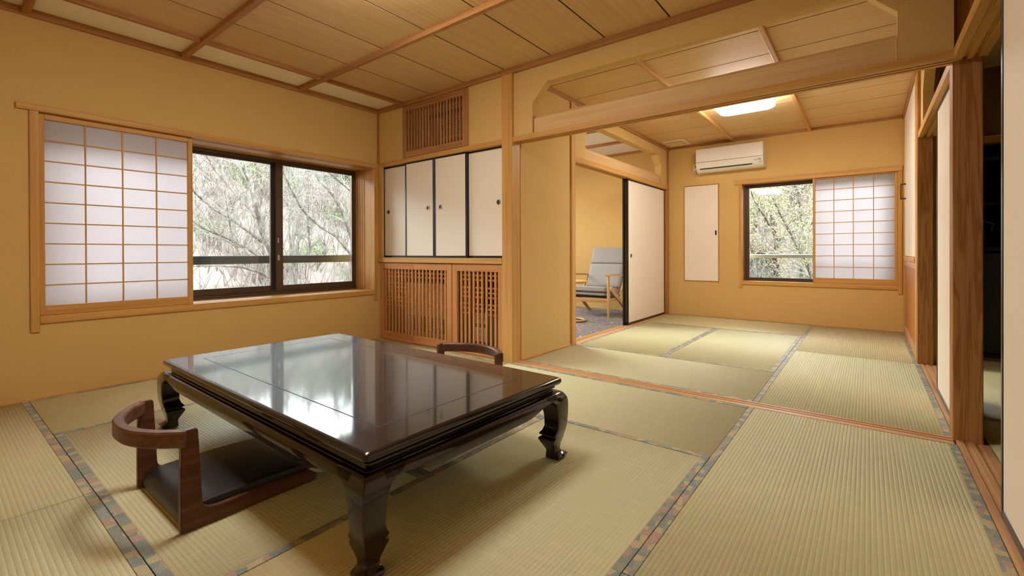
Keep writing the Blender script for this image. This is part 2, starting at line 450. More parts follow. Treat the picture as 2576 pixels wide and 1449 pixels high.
# ranma walls above the lintels: one simple polygon each
def ranma_poly(u0, u1, z0, z1, o0, o1, ot, ch):
    return [(u0, z0), (o0, z0), (o0, ot-ch), (o0+ch, ot), (o1-ch, ot), (o1, ot-ch), (o1, z0), (u1, z0), (u1, z1), (u0, z1)]
S(prism('wall_transom', ranma_poly(-2.28, .322, 1.838, 2.5, -2.093, .119, 2.226, .138), 'y', 2.968, 3.035, WALL), 'ochre transom wall with chamfered opening between the rooms')
S(prism('wall_lounge_transom', ranma_poly(3.925, 6.62, 1.848, 2.5, 4.18, 6.365, 2.245, .14), 'x', -2.378, -2.285, WALL), 'ochre transom wall over the lounge doorway')
S(prism('wall_right_transom', ranma_poly(3.11, 4.875, 1.845, 2.5, 3.35, 4.70, 2.245, .12), 'x', .338, .40, WALL))
S(box('wall_right_transom_near', (.338, .40), (-.5, 2.3), (1.845, 2.5), WALL, None, 0))
S(box('ceiling_light_shield', (-5.4, 2.2), (-.8, 7.0), (2.56, 2.62), DARKGASKET, None, 0))  # unseen slab added over all rooms to block sky light leaking in
# hall on the right
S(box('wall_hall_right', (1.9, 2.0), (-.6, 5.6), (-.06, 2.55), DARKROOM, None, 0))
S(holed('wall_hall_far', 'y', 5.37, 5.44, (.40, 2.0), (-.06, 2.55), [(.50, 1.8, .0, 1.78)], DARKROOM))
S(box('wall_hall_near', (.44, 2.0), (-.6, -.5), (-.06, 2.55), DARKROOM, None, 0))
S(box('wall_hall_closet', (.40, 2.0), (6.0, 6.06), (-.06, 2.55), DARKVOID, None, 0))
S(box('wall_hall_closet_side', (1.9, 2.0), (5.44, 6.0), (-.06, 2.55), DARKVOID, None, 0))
S(box('wall_right_far', (.395, .46), (4.98, 6.9), (-.06, 2.55), WALL, None, 0))
S(box('wall_right_rear', (.335, .40), (YB-.1, .2), (-.06, 1.8), WALL, None, 0))

# ------------------------------------------------------------------ ceilings
def boards(root, axis, seams, lo, hi, z, kind, gap=.012, thick=.004):
    for a, b in zip(seams, seams[1:]):
        if axis == 'y': box('ceiling_board', (a+gap/2, b-gap/2), (lo, hi), (z, z+thick), wood(kind, 'y'), root, 0)
        else: box('ceiling_board', (lo, hi), (a+gap/2, b-gap/2), (z, z+thick), wood(kind, 'x'), root, 0)
ce = struct('ceiling', (-1.87, 1.2, ZC), 'boarded wooden ceiling of the near room with battens and a pale strip')
xs_ = [-3.655] + [-3.262 + .4535*i for i in range(8)] + [.36]
ys_ = [YB, .392, 1.21, 2.10, YC]
for a, b in zip(ys_, ys_[1:]): boards(ce, 'y', xs_, a+.012, b-.012, ZC, 'ceil')
box('backing', (-3.66, .45), (YB-.1, 3.05), (ZC+.0042, ZC+.02), DARKGASKET, ce, 0)
for a, b in zip(ys_, ys_[1:]): box('pale_panel', (-4.045, -3.68), (a+.012, b-.012), (ZC+.004, ZC+.016), CREAMPANEL, ce, 0)
for yb in (.392, 1.21, 2.10): box('batten', (-4.045, .33), (yb-.019, yb+.019), (2.364, ZC+.02), MO('x'), ce, .003)
for a, b in zip(ys_, ys_[1:]): box('batten', (-3.684, -3.650), (a+.019, b-.019), (2.370, ZC+.02), MO('y'), ce, .003)
box('wall_moulding', (XL-.01, -4.045), (YB, YC+.006), (2.358, ZC+.02), MO('y'), ce, .002)
box('wall_moulding', (-4.045, .335), (2.935, 2.968), (2.358, ZC+.02), MO('x'), ce, .002)
box('wall_moulding', (.315, .345), (YB, 2.935), (2.358, ZC+.02), MO('y'), ce, .002)
box('wall_moulding', (-4.045, .315), (YB-.01, YB+.025), (2.358, ZC+.02), MO('x'), ce, .002)

ce2 = struct('ceiling_far_room', (-.98, 4.85, ZC), 'boarded wooden ceiling of the far room with two battens')
ys2 = [3.035] + [3.487 + .452*i for i in range(7)] + [YF]
xs2 = [-2.285, -1.405, -.552, .34]
for a, b in zip(xs2, xs2[1:]): boards(ce2, 'x', ys2, a+.012, b-.012, ZC, 'ceil')
box('backing', (-2.4, .45), (3.03, 6.8), (ZC+.0042, ZC+.02), DARKGASKET, ce2, 0)
for xb in xs2[1:3]: box('batten', (xb-.017, xb+.017), (3.035, YF), (2.366, ZC+.02), H('y'), ce2, .003)
box('wall_moulding', (-2.29, -2.262), (3.035, YF), (2.358, ZC+.02), MO('y'), ce2, .002)
box('wall_moulding', (-2.262, .31), (YF-.028, YF+.005), (2.372, ZC+.02), MO('x'), ce2, .002)
box('wall_moulding', (.31, .345), (3.035, YF), (2.358, ZC+.02), MO('y'), ce2, .002)
box('wall_moulding', (-2.262, .31), (3.035, 3.06), (2.358, ZC+.02), MO('x'), ce2, .002)

ce3 = struct('ceiling_lounge', (-4, 5, 2.43), 'white panelled lounge ceiling with wooden battens')
yl = [3.66, 4.43, 5.16, 5.90, 6.64]
for a, b in zip(yl, yl[1:]): box('white_panel', (-5.2, -2.38), (a+.02, b-.02), (2.43, 2.445), plain('white_ceiling_panel', srgb(236,234,228), .8), ce3, 0)
for yb in yl: box('batten', (-5.2, -2.38), (yb-.03, yb+.03), (2.40, 2.445), MO('x'), ce3, .002)
S(box('ceiling_hall', (.40, 2.0), (-.6, 6.06), (2.40, 2.46), plain('hall_ceiling', srgb(190,164,118), .85), None, 0))

# ------------------------------------------------------------------ posts, lintels, sills (trim)
TN = [0]
def trim(o, label=None):
    TN[0] += 1; o.name = f'trim_{TN[0]}'; return S(o, label)
trim(box('trim', (-2.388, -2.278), (2.94, 3.052), (-.06, 2.36), H('z'), None, .004), 'pale wooden pillar between the cupboards and the far room')
trim(box('trim', (-2.395, -2.256), (3.852, 3.928), (-.06, 2.36), H('z'), None, .003), 'pale door post of the lounge doorway')
trim(box('trim', (-2.40, -2.278), (6.585, YF+.004), (-.06, 2.36), MO('z'), None, .002), 'slim corner post beside the far cream sliding door')
trim(box('trim', (.322, .426), (3.012, 3.118), (-.06, 2.5), wood('post', 'z'), None, .003), 'dark grained cedar pillar at the right between the rooms')
trim(box('trim', (.316, .412), (4.868, 4.975), (-.06, 2.5), wood('post', 'z'), None, .003), 'dark cedar post at the far right doorway')
trim(box('trim', (XL-.002, -4.0), (2.944, 2.97), (.851, 1.80), H('z'), None, .002), 'narrow wooden jamb in the corner beside the cupboard')
trim(box('trim', (XL-.001, -4.056), (2.935, 2.958), (1.84, 2.358), MO('z'), None, .001), 'thin corner strip above the cupboard')
# lintels with grooves underneath (kamoi): profile in (cross, z)
def kamoi(axis, cross0, cross1, z0, z1, a0, a1, mat, grooves, label, depth=.014, gw=.018, flip=False):
    pts = [(cross0, z0)]
    for g in grooves: pts += [(g-gw/2, z0), (g-gw/2, z0+depth), (g+gw/2, z0+depth), (g+gw/2, z0)]
    pts += [(cross1, z0), (cross1, z1), (cross0, z1)]
    return trim(prism('trim', pts, axis, a0, a1, mat), label)
kamoi('x', 2.95, 3.06, 1.80, 1.842, -2.278, .322, H('x'), [2.985, 3.022], 'long grooved wooden lintel between the near and far rooms')
kamoi('x', 2.945, 3.06, 1.800, 1.838, XL, -2.388, H('x'), [2.99, 3.02], 'wooden lintel above the cupboard doors')
kamoi('y', -2.39, -2.272, 1.80, 1.852, 3.928, 6.585, H('y'), [-2.36, -2.325], 'grooved wooden lintel above the lounge doorway')
kamoi('y', .322, .44, 1.80, 1.85, 3.118, 4.868, H('y'), [.362, .40], 'grooved lintel of the far right doorway')
kamoi('y', .322, .44, 1.80, 1.85, -.5, 3.012, H('y'), [.362, .40], 'grooved lintel of the near right doorway')
kamoi('x', 5.34, 5.46, 1.78, 1.84, .41, 1.9, wood('post', 'x'), [5.38, 5.42], 'dark lintel at the end of the hall')
# boards standing in the transom openings
def transom_board(poly, axis, a0, a1, ax, label): return trim(prism('trim', poly, axis, a0, a1, wood('ceil', ax)), label)
transom_board([(2.982, 1.842), (3.03, 1.842), (3.03, 1.987), (3.012, 1.987), (2.982, 1.962)], 'x', -2.088, .114, 'x', 'wide wooden board along the bottom of the main transom opening')
transom_board([(-2.37, 1.852), (-2.30, 1.852), (-2.30, 1.965), (-2.33, 1.99), (-2.37, 1.99)], 'y', 4.182, 6.35, 'y', 'wooden board in the transom over the lounge doorway')
# sills with grooves (shikii)
def shikii(axis, c0, c1, a0, a1, grooves, label, mat=None):
    pts = [(c0, -.05), (c1, -.05), (c1, .001)]
    for g in sorted(grooves, reverse=True): pts += [(g+.009, .001), (g+.009, -.005), (g-.009, -.005), (g-.009, .001)]
    pts += [(c0, .001)]
    return trim(prism('trim', pts, axis, a0, a1, mat or wood('sill', axis)), label)
shikii('x', 2.938, 3.046, -2.278, .322, [2.985, 3.020], 'long grooved floor sill between the two tatami rooms')
shikii('y', -2.388, -2.254, 3.928, 6.585, [-2.36, -2.325], 'grooved floor sill of the lounge doorway')
shikii('y', .333, .445, -.49, 3.012, [.367, .405], 'grooved floor sill along the near right doorway')
shikii('y', .333, .445, 3.118, 4.868, [.362, .40], 'grooved floor sill along the far right doorway')
trim(box('trim', (-2.275, -2.262), (3.06, 3.85), (-.02, .012), H('y'), None, .001), 'thin floor strip under the short wall')
trim(box('trim', (XL, -2.388), (2.94, 2.952), (-.05, .004), H('x'), None, .001), 'thin floor strip under the lattice doors')
trim(box('trim', (XL, XL+.010), (YB, YC), (-.05, .006), H('y'), None, .001), 'thin floor strip under the window wall')
trim(box('trim', (-2.27, .32), (YF-.008, YF+.004), (-.05, .008), H('x'), None, .001), 'thin floor strip under the far wall')

# ------------------------------------------------------------------ windows
# window 1, left wall. x decreases outward
w1 = struct('window_1', (XL, 1.67, .5), 'wide sliding window in the left wall with bare trees outside')
def casing_left():
    p = w1
    box('top_casing', (XL-.01, XL+.016), (.349, 2.952), (1.787, 1.824), H('y'), p, .002)
    box('side_casing', (XL-.01, XL+.012), (.405, .447), (.416, 1.787), H('z'), p, .002)
    box('side_casing', (XL-.01, XL+.012), (2.892, 2.928), (.411, 1.787), H('z'), p, .002)
    box('bottom_casing', (XL-.01, XL+.014), (.447, 2.892), (.468, .514), H('y'), p, .002)
    # lining: head with track grooves, sill, jambs
    hz = 1.787; pts = [(XL-.01, hz)]
    for g, gw in ((-4.10, .014), (-4.125, .014), (-4.15, .014), (-4.30, .02), (-4.335, .02), (-4.37, .014)):
        pts += [(g+gw/2, hz), (g+gw/2, hz+.012), (g-gw/2, hz+.012), (g-gw/2, hz)]
    pts += [(-4.47, hz), (-4.47, hz+.024), (XL-.01, hz+.024)]
    prism('head_lining', pts, 'y', .44, 2.90, H('y'), p)
    pts = [(XL-.01, .514)]
    for g, gw in ((-4.11, .014), (-4.145, .014), (-4.30, .02), (-4.335, .02)):
        pts += [(g+gw/2, .514), (g+gw/2, .510), (g-gw/2, .510), (g-gw/2, .514)]
    pts += [(-4.47, .514), (-4.47, .49), (XL-.01, .49)]
    prism('sill_board', pts, 'y', .44, 2.90, H('y'), p)
    jp = [(XL-.01, 2.914), (XL-.01, 2.893)]
    for g in (-4.235, -4.275, -4.315): jp += [(g+.008, 2.893), (g+.008, 2.899), (g-.012, 2.899), (g-.012, 2.893)]
    jp += [(-4.47, 2.893), (-4.47, 2.914)]
    prism('jamb', jp, 'z', .49, 1.81, H('z'), p)
    box('jamb', (-4.47, XL-.01), (.425, .446), (.49, 1.81), H('z'), p, .001)
    # aluminium outer frame
    box('outer_frame_head', (-4.47, -4.395), (.446, 2.893), (1.762, 1.787), BRONZE, p, .002)
    box('outer_frame_sill', (-4.47, -4.385), (.446, 2.893), (.514, .540), BRONZE, p, .002)
    box('outer_frame_side', (-4.47, -4.395), (2.872, 2.893), (.540, 1.762), BRONZE, p, .002)
    box('outer_frame_side', (-4.47, -4.395), (.446, .467), (.540, 1.762), BRONZE, p, .002)
casing_left()
def sash_y(parent, x, y0, y1, z0, z1, st0, st1):
    """sash in a wall of constant x"""
    s = empty('sash', (x, (y0+y1)/2, z0)); s.parent = parent; s.location = s.location - parent.location
    box('stile', (x-.014, x+.014), (y0, y0+st0), (z0, z1), BRONZE, s, .002)
    box('stile', (x-.014, x+.014), (y1-st1, y1), (z0, z1), BRONZE, s, .002)
    box('bottom_rail', (x-.014, x+.014), (y0+st0, y1-st1), (z0, z0+.056), BRONZE, s, .002)
    box('top_rail', (x-.014, x+.014), (y0+st0, y1-st1), (z1-.024, z1), BRONZE, s, .002)
    box('pane', (x-.003, x+.003), (y0+st0, y1-st1), (z0+.056, z1-.024), GLASS, s, 0)
    return s
sash_y(w1, -4.452, .46, 1.30, .541, 1.762, .035, .04)
sash_y(w1, -4.447, 1.26, 2.055, .541, 1.762, .04, .045)
sash_y(w1, -4.415, 2.045, 2.872, .541, 1.762, .065, .022)
box('latch', (-4.400, -4.385), (2.052, 2.072), (.83, .885), STEEL, w1, .003)
box('latch_grip', (-4.400, -4.392), (2.058, 2.066), (1.00, 1.045), PAPERWHITE, w1, .002)
box('dark_gasket', (-4.432, -4.429), (2.012, 2.046), (.56, 1.745), DARKGASKET, w1, 0)
# window 2, far wall
w2 = struct('window_2', (-.5, YF, .5), 'small sliding window in the far wall with leafy trees outside')
box('top_casing', (-1.404, .312), (YF-.016, YF+.01), (1.790, 1.845), H('x'), w2, .002)
box('side_casing', (-1.344, -1.309), (YF-.012, YF+.01), (.42, 1.790), H('z'), w2, .002)
box('side_casing', (.272, .308), (YF-.012, YF+.01), (.42, 1.790), H('z'), w2, .002)
box('bottom_casing', (-1.309, .272), (YF-.014, YF+.01), (.467, .514), H('x'), w2, .002)
pts = [(YF+.01, 1.790)]
for g in (6.70, 6.73, 6.80, 6.83): pts += [(g-.008, 1.790), (g-.008, 1.802), (g+.008, 1.802), (g+.008, 1.790)]
pts += [(6.88, 1.790), (6.88, 1.81), (YF+.01, 1.81)]
prism('head_lining', pts, 'x', -1.315, .28, H('x'), w2)
box('sill_board', (-1.315, .28), (YF+.01, 6.88), (.49, .514), H('x'), w2, .001)
box('jamb', (-1.329, -1.308), (YF+.01, 6.88), (.49, 1.81), H('z'), w2, .001)
box('jamb', (.271, .29), (YF+.01, 6.88), (.49, 1.81), H('z'), w2, .001)
box('outer_frame_head', (-1.308, .271), (6.80, 6.875), (1.770, 1.790), BRONZE, w2, .002)
box('outer_frame_sill', (-1.308, .271), (6.80, 6.875), (.514, .535), BRONZE, w2, .002)
box('outer_frame_side', (-1.308, -1.285), (6.80, 6.875), (.535, 1.770), BRONZE, w2, .002)
box('outer_frame_side', (.25, .271), (6.80, 6.875), (.535, 1.770), BRONZE, w2, .002)
def sash_x(parent, y, x0, x1, z0, z1, st=.036):
    s = empty('sash', (0,0,0)); s.parent = parent; s.location = Vector(((x0+x1)/2, y, z0)) - parent.location
    box('stile', (x0, x0+st), (y-.014, y+.014), (z0, z1), BRONZE, s, .002)
    box('stile', (x1-st, x1), (y-.014, y+.014), (z0, z1), BRONZE, s, .002)
    box('bottom_rail', (x0+st, x1-st), (y-.014, y+.014), (z0, z0+.022), BRONZE, s, .002)
    box('top_rail', (x0+st, x1-st), (y-.014, y+.014), (z1-.022, z1), BRONZE, s, .002)
    box('pane', (x0+st, x1-st), (y-.003, y+.003), (z0+.022, z1-.022), GLASS, s, 0)
sash_x(w2, 6.825, -1.285, -.49, .535, 1.770)
sash_x(w2, 6.857, -.53, .25, .535, 1.770)
# window 3, lounge (out of frame, lights the lounge)
w3 = struct('window_3', (-5.25, 5.2, .12), 'lounge window')
box('sill_board', (-5.3, -5.19), (3.8, 6.58), (.10, .13), H('y'), w3, .001)
box('pane', (-5.26, -5.254), (3.8, 6.58), (.13, 2.28), GLASS, w3, 0)

# ------------------------------------------------------------------ shoji screens
def shoji(label, group, wall, c, u0, u1, z0, z1, p0, p1, q0, q1, ncol=4, nrow=9, t=.028, sgn=1):
    """wall: 'x' (constant x) or 'y'. c: room-side face; the body reaches c - sgn*t"""
    loc = (c, (u0+u1)/2, z0) if wall == 'x' else ((u0+u1)/2, c, z0)
    r = thing('shoji_screen', label, 'shoji screen', loc, group)
    rng = lambda a, b: tuple(sorted((c - sgn*a, c - sgn*b)))
    def bx(n, u, d, z, mat, parent, bev=.001):
        return box(n, rng(*d), u, z, mat, parent, bev) if wall == 'x' else box(n, u, rng(*d), z, mat, parent, bev)
    ha = H('y') if wall == 'x' else H('x')
    bx('stile', (u0, p0), (0, t), (z0, z1), H('z'), r, .002); bx('stile', (p1, u1), (0, t), (z0, z1), H('z'), r, .002)
    bx('bottom_rail', (p0, p1), (0, t), (z0, q0), ha, r, .002); bx('top_rail', (p0, p1), (0, t), (q1, z1), ha, r, .002)
    wbar = .0075
    us = [p0 + (p1-p0)*i/ncol for i in range(ncol+1)]; zs = [q0 + (q1-q0)*j/nrow for j in range(nrow+1)]
    for u_ in us[1:-1]: bx('vertical_bar', (u_-wbar/2, u_+wbar/2), (.006, .018), (q0, q1), H('z'), r, .0008)
    for z_ in zs[1:-1]: bx('horizontal_bar', (p0, p1), (.008, .018), (z_-wbar/2, z_+wbar/2), ha, r, .0008)
    for i in range(ncol):
        for j in range(nrow): bx('paper_pane', (us[i], us[i+1]), (.0185, .0193), (zs[j], zs[j+1]), SHOJI, r, 0)
    return r
shoji('white paper shoji screen covering the left part of the big window', None, 'x', XL-.018, .449, 1.274, .5145, 1.785, .474, 1.243, .573, 1.750, sgn=1)
shoji('white paper shoji screen covering the right part of the far window', None, 'y', YF+.012, -.525, .2705, .5145, 1.789, -.500, .244, .579, 1.776, sgn=-1)

# ------------------------------------------------------------------ tatami mats
def tatami(label, x, y, along, room):
    L, W = ((x[1]-x[0]), (y[1]-y[0])) if along == 'x' else ((y[1]-y[0]), (x[1]-x[0]))
    L -= .003; W -= .003; hw = .029
    bm = bmesh.new(); n = max(10, round((W)/.0146)); prof = []
    for i in range(n):
        t0 = -W/2 + W*i/n; s = W/n
        for t, z in ((0, -.0017), (.10, -.0005), (.3, -.0001), (.7, -.0001), (.90, -.0005)): prof.append((t0+s*t, z))
    prof.append((W/2, -.0017)); prof = prof + [(W/2, -.055), (-W/2, -.055)]
    prism_bm(bm, prof, 'x', -L/2, L/2)
    bmesh.ops.recalc_face_normals(bm, faces=bm.faces[:])
    c = Vector(((x[0]+x[1])/2, (y[0]+y[1])/2, -.001))
    o = obj_from_bm('tatami_mat', bm, TATAMI, None, (0,0,0)); o.location = c
    for p in o.data.polygons: p.use_smooth = abs(p.normal.x) < .5 and p.area < .1
    if along == 'y': o.rotation_euler = (0, 0, math.pi/2)
    tag(o, label, 'tatami mat', room)
    for s in (-1, 1):
        b2 = bmesh.new(); e = s*W/2; i_ = e - s*hw
        prism_bm(b2, [(e, -.03), (e, .0010), (e-s*.002, .0016), (i_, .0016), (i_, -.004)], 'x', -L/2, L/2)
        bmesh.ops.recalc_face_normals(b2, faces=b2.faces[:])
        me = bpy.data.meshes.new('edge_band'); b2.to_mesh(me); b2.free(); me.materials.append(HERI)
        k = bpy.data.objects.new('edge_band', me); link(k, o)
    return o
G1, G2 = 'tatami mats of the near room', 'tatami mats of the far room'
tatami('tatami mat in the bottom left corner, where the floor chair casts its shadow', (-2.31, -.545), (YB, .395), 'x', G1)
tatami('tatami mat at the left frame edge below the shoji screen', (XL+.01, -2.31), (YB, .395), 'x', G1)
tatami('tatami mat running along the wall under the big window', (XL+.01, -3.19), (.395, 2.09), 'y', G1)
tatami('tatami mat carrying the floor chair with the black seat', (-3.19, -1.42), (.395, 1.243), 'x', G1)
tatami('tatami mat under the far half of the dark table', (-3.19, -1.42), (1.243, 2.09), 'x', G1)
tatami('tatami mat in the centre foreground in front of the table', (-1.42, -.545), (.395, 2.09), 'y', G1)
tatami('tatami mat in front of the lattice doors', (XL+.01, -2.30), (2.09, 2.938), 'x', G1)
tatami('tatami mat between the table and the long floor sill', (-2.30, -.545), (2.09, 2.938), 'x', G1)
tatami('large tatami mat at the right, in front of the cedar pillar', (-.545, .332), (1.2, 2.938), 'y', G1)
tatami('tatami mat in the bottom right corner', (-.545, .332), (YB, 1.2), 'y', G1)
tatami('pale tatami mat just behind the long floor sill', (-2.254, -.545), (3.046, 3.92), 'x', G2)
tatami('tatami mat beside the lounge doorway', (-2.254, -1.405), (3.92, 5.71), 'y', G2)
tatami('tatami mat in the middle of the far room', (-1.405, -.545), (3.92, 5.71), 'y', G2)
tatami('tatami mat lying along the far wall below the narrow panel', (-2.254, -.545), (5.71, 6.652), 'x', G2)
tatami('tatami mat at the right of the far room, nearer half', (-.545, .332), (3.046, 4.86), 'y', G2)
tatami('tatami mat under the far shoji screen in the right corner', (-.545, .325), (4.86, 6.652), 'y', G2)
tatami('tatami mat in the dark hall behind the cedar pillar', (.447, 1.9), (3.5, 5.34), 'x', None)
tatami('tatami mat in the hall beside the near right doorway', (.447, 1.9), (1.7, 3.5), 'x', None)

# ------------------------------------------------------------------ cupboards in the rear wall
def pull(parent, x, y, z, face='y', r=.022):
    """round recessed finger pull, ring and dark cup"""
    ax = face; s = -1 if face == 'y' else 1
    p = lathe('finger_pull', [(r*.62, 0), (r*.66, s*.003), (r*.9, s*.004), (r, s*.002), (r, -s*.002)], (x, y, z), ax, PULLRIM, parent, 20)
    lathe('pull_cup', [(0, s*.0008), (r*.3, s*.0016), (r*.66, s*.0008), (r*.66, -s*.001)], (x, y, z), ax, PULLMETAL, p, 20)
def fusuma_y(parent, x0, x1, yf, z0, z1, px, pz, r=.022, fr=.020, t=.02):
    d = empty('door'); d.parent = parent; d.location = Vector(((x0+x1)/2, yf, z0)) - base_of(parent)
    box('paper_panel', (x0+fr, x1-fr), (yf+.003, yf+t-.003), (z0+fr, z1-fr), FUSUMA, d, 0)
    box('stile', (x0, x0+fr), (yf, yf+t), (z0, z1), BLACK, d, .002); box('stile', (x1-fr, x1), (yf, yf+t), (z0, z1), BLACK, d, .002)
    box('rail', (x0+fr, x1-fr), (yf, yf+t), (z0, z0+fr), BLACK, d, .002); box('rail', (x0+fr, x1-fr), (yf, yf+t), (z1-fr, z1), BLACK, d, .002)
    ring = lathe('finger_pull', [(r*.62, 0), (r*.66, -.004), (r*.9, -.005), (r, -.003), (r, .002)], (px, yf+.003, pz), 'y', PULLRIM, d, 20)
    return d, (px, yf, pz, r)
cb = thing('wall_cupboard', 'built-in upper cupboard with four cream sliding doors framed in black', 'cupboard', (-3.22, 3.0, .85))
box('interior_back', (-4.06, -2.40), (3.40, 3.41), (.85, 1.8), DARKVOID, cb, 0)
for (x0, x1, yf, px) in ((-4.055, -3.625, 3.002, -3.972), (-3.668, -3.244, 2.976, -3.328), (-3.244, -2.818, 2.976, -3.157), (-2.838, -2.39, 3.002, -2.474)):
    d, (px, yf, pz, r) = fusuma_y(cb, x0, x1, yf, .8525, 1.8055, px, 1.329)
    lathe('pull_cup', [(0, -.0012), (r*.3, -.002), (r*.64, -.001), (r*.64, .001)], (px, yf+.003, pz), 'y', PULLMETAL, d, 20)
    box('pull_slot', (px-.004, px+.004), (yf+.0002, yf+.001), (pz-.008, pz+.008), INK, d, 0)
trim(box('trim', (XL, -2.388), (2.94, 3.42), (.802, .8525), H('x'), None, .003), 'thick wooden counter shelf between the cupboard and the lattice doors')
# lower lattice cabinet
lc = thing('lattice_cabinet', 'low built-in cabinet with three orange lattice doors under the counter', 'cabinet', (-3.22, 2.96, 0))
LT = lambda a: wood('lattice', a)
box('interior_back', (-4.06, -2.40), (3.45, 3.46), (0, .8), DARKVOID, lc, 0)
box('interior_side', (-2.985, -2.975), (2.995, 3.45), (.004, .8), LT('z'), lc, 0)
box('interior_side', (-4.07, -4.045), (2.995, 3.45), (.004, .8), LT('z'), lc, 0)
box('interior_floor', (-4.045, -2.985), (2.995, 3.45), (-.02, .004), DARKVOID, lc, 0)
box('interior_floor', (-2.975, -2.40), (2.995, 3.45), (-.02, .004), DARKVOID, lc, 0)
BARZ = (.70, .66, .592, .55, .51, .448, .41, .364)
def lattice_door(x0, x1, left, right, nsl, s0, s1):
    d = empty('door'); d.parent = lc; d.location = Vector(((x0+x1)/2, 2.955, 0)) - lc.location
    zt, zb = .797, .006; yf, yb = 2.954, 2.982
    xa, xb = x0, x1
    if left: box('stile', (x0, x0+left), (yf, yb), (zb, zt), LT('z'), d, .0015); xa = x0+left
    if right: box('stile', (x1-right, x1), (yf, yb), (zb, zt), LT('z'), d, .0015); xb = x1-right
    box('top_rail', (xa, xb), (yf, yb), (.735, zt), LT('x'), d, .0015); box('bottom_rail', (xa, xb), (yf, yb), (zb, .088), LT('x'), d, .0015)
    for i in range(nsl):
        x = s0 + (s1-s0)*i/(nsl-1)
        box('slat', (x-.0095, x+.0095), (yf+.003, yf+.02), (.088, .735), LT('z'), d, .0015)
    st_ = (s1-s0)/(nsl-1)
    for g in range(nsl//3):                              # short cross pieces tie the slats in threes
        for z in BARZ: box('cross_slat', (s0+st_*3*g-.0095, s0+st_*(3*g+2)+.0095), (yf+.0205, yf+.028), (z-.008, z+.008), LT('x'), d, .001)
    return d
lattice_door(-4.045, -3.5185, .045, 0, 9, -3.962, -3.547)
lattice_door(-3.5165, -2.992, 0, .062, 9, -3.495, -3.08)
lattice_door(-2.984, -2.389, .06, .055, 9, -2.876, -2.478)
# heater behind the left lattice doors
ht = thing('fan_heater', 'beige heater cabinet with black slotted outlet behind the left lattice doors', 'heater', (-3.32, 3.25, 0))
box('body', (-3.74, -3.02), (3.035, 3.40), (.06, .60), BEIGEUNIT, ht, .01)
box('plinth', (-3.70, -3.06), (3.055, 3.38), (.004, .06), GREYBOX, ht, .003)
box('outlet', (-3.70, -3.06), (3.027, 3.035), (.13, .27), INK, ht, 0)
for i in range(7): box('louvre', (-3.69, -3.07), (3.021, 3.028), (.146+.019*i, .152+.019*i), BEIGEUNIT, ht, 0)
for i in range(17): box('louvre_rib', (-3.69+.0385*i, -3.682+.0385*i), (3.022, 3.027), (.135, .265), BEIGEUNIT, ht, 0)
# grey box behind the right lattice door
sb = thing('storage_box', 'grey metal box with white printed labels behind the right lattice door', 'box', (-2.55, 3.1550, 0))
box('body', (-2.80, -2.42), (3.0350, 3.3750), (.004, .385), GREYBOX, sb, .006)
box('lid', (-2.805, -2.415), (3.0300, 3.3800), (.385, .405), plain('dark_grey_lid', srgb(70,72,72), .5), sb, .004)
box('label', (-2.79, -2.62), (3.0320, 3.0340), (.27, .36), PAPERWHITE, sb, 0)
box('label', (-2.79, -2.62), (3.0320, 3.0340), (.11, .235), PAPERWHITE, sb, 0)
for i in range(5): box('printed_line', (-2.775, -2.66+.006*(i % 3)), (3.0308, 3.0316), (.285+.014*i, .289+.014*i), INK, sb, 0)
lathe('printed_circle', [(.026, 0), (.026, -.0008), (.030, -.0008), (.030, 0)], (-2.70, 3.0318, .175), 'y', INK, sb, 24)
tube('yellow_cord', [(-2.50, 3.1050, .405), (-2.49, 3.0850, .47), (-2.47, 3.1050, .52), (-2.49, 3.1550, .56)], .006, plain('yellow_cord', srgb(226,170,40), .5), sb, 6)
# vent grille above
vg = thing('vent_grille', 'upright slatted wooden grille set in the wall above the cupboard', 'vent grille', (-3.22, YC, 1.85))
box('stile', (-3.667, -3.612), (2.946, 2.975), (1.846, 2.356), wood('mould', 'z'), vg, .0015); box('stile', (-2.845, -2.772), (2.946, 2.975), (1.846, 2.356), wood('mould', 'z'), vg, .0015)
box('bottom_rail', (-3.612, -2.845), (2.946, 2.975), (1.846, 1.902), MO('x'), vg, .0015); box('top_rail', (-3.612, -2.845), (2.946, 2.975), (2.298, 2.356), MO('x'), vg, .0015)
for i in range(18):
    x = -3.578 + (.700)*i/17
    box('slat', (x-.0095, x+.0095), (2.950, 2.966), (1.902, 2.298), wood('mould', 'z'), vg, .0015)
for z in (2.25, 2.22, 2.10, 1.96): box('cross_slat', (-3.612, -2.845), (2.967, 2.975), (z-.008, z+.008), MO('x'), vg, .001)
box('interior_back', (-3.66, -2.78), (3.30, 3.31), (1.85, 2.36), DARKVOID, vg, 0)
hv = thing('concealed_air_unit', 'beige air unit hidden behind the wooden vent grille', 'air conditioner', (-3.22, 3.15, 1.87))
box('body', (-3.60, -2.86), (3.04, 3.28), (1.93, 2.20), plain('dull_beige', srgb(176,160,128), .6), hv, .02)
for i in range(9): box('fin', (-3.58, -2.88), (3.030, 3.042), (1.955+.026*i, 1.963+.026*i), plain('dull_brown', srgb(120,104,80), .6), hv, 0)
box('bracket', (-3.55, -2.9), (3.1, 3.25), (1.84, 1.93), DARKVOID, hv, 0)

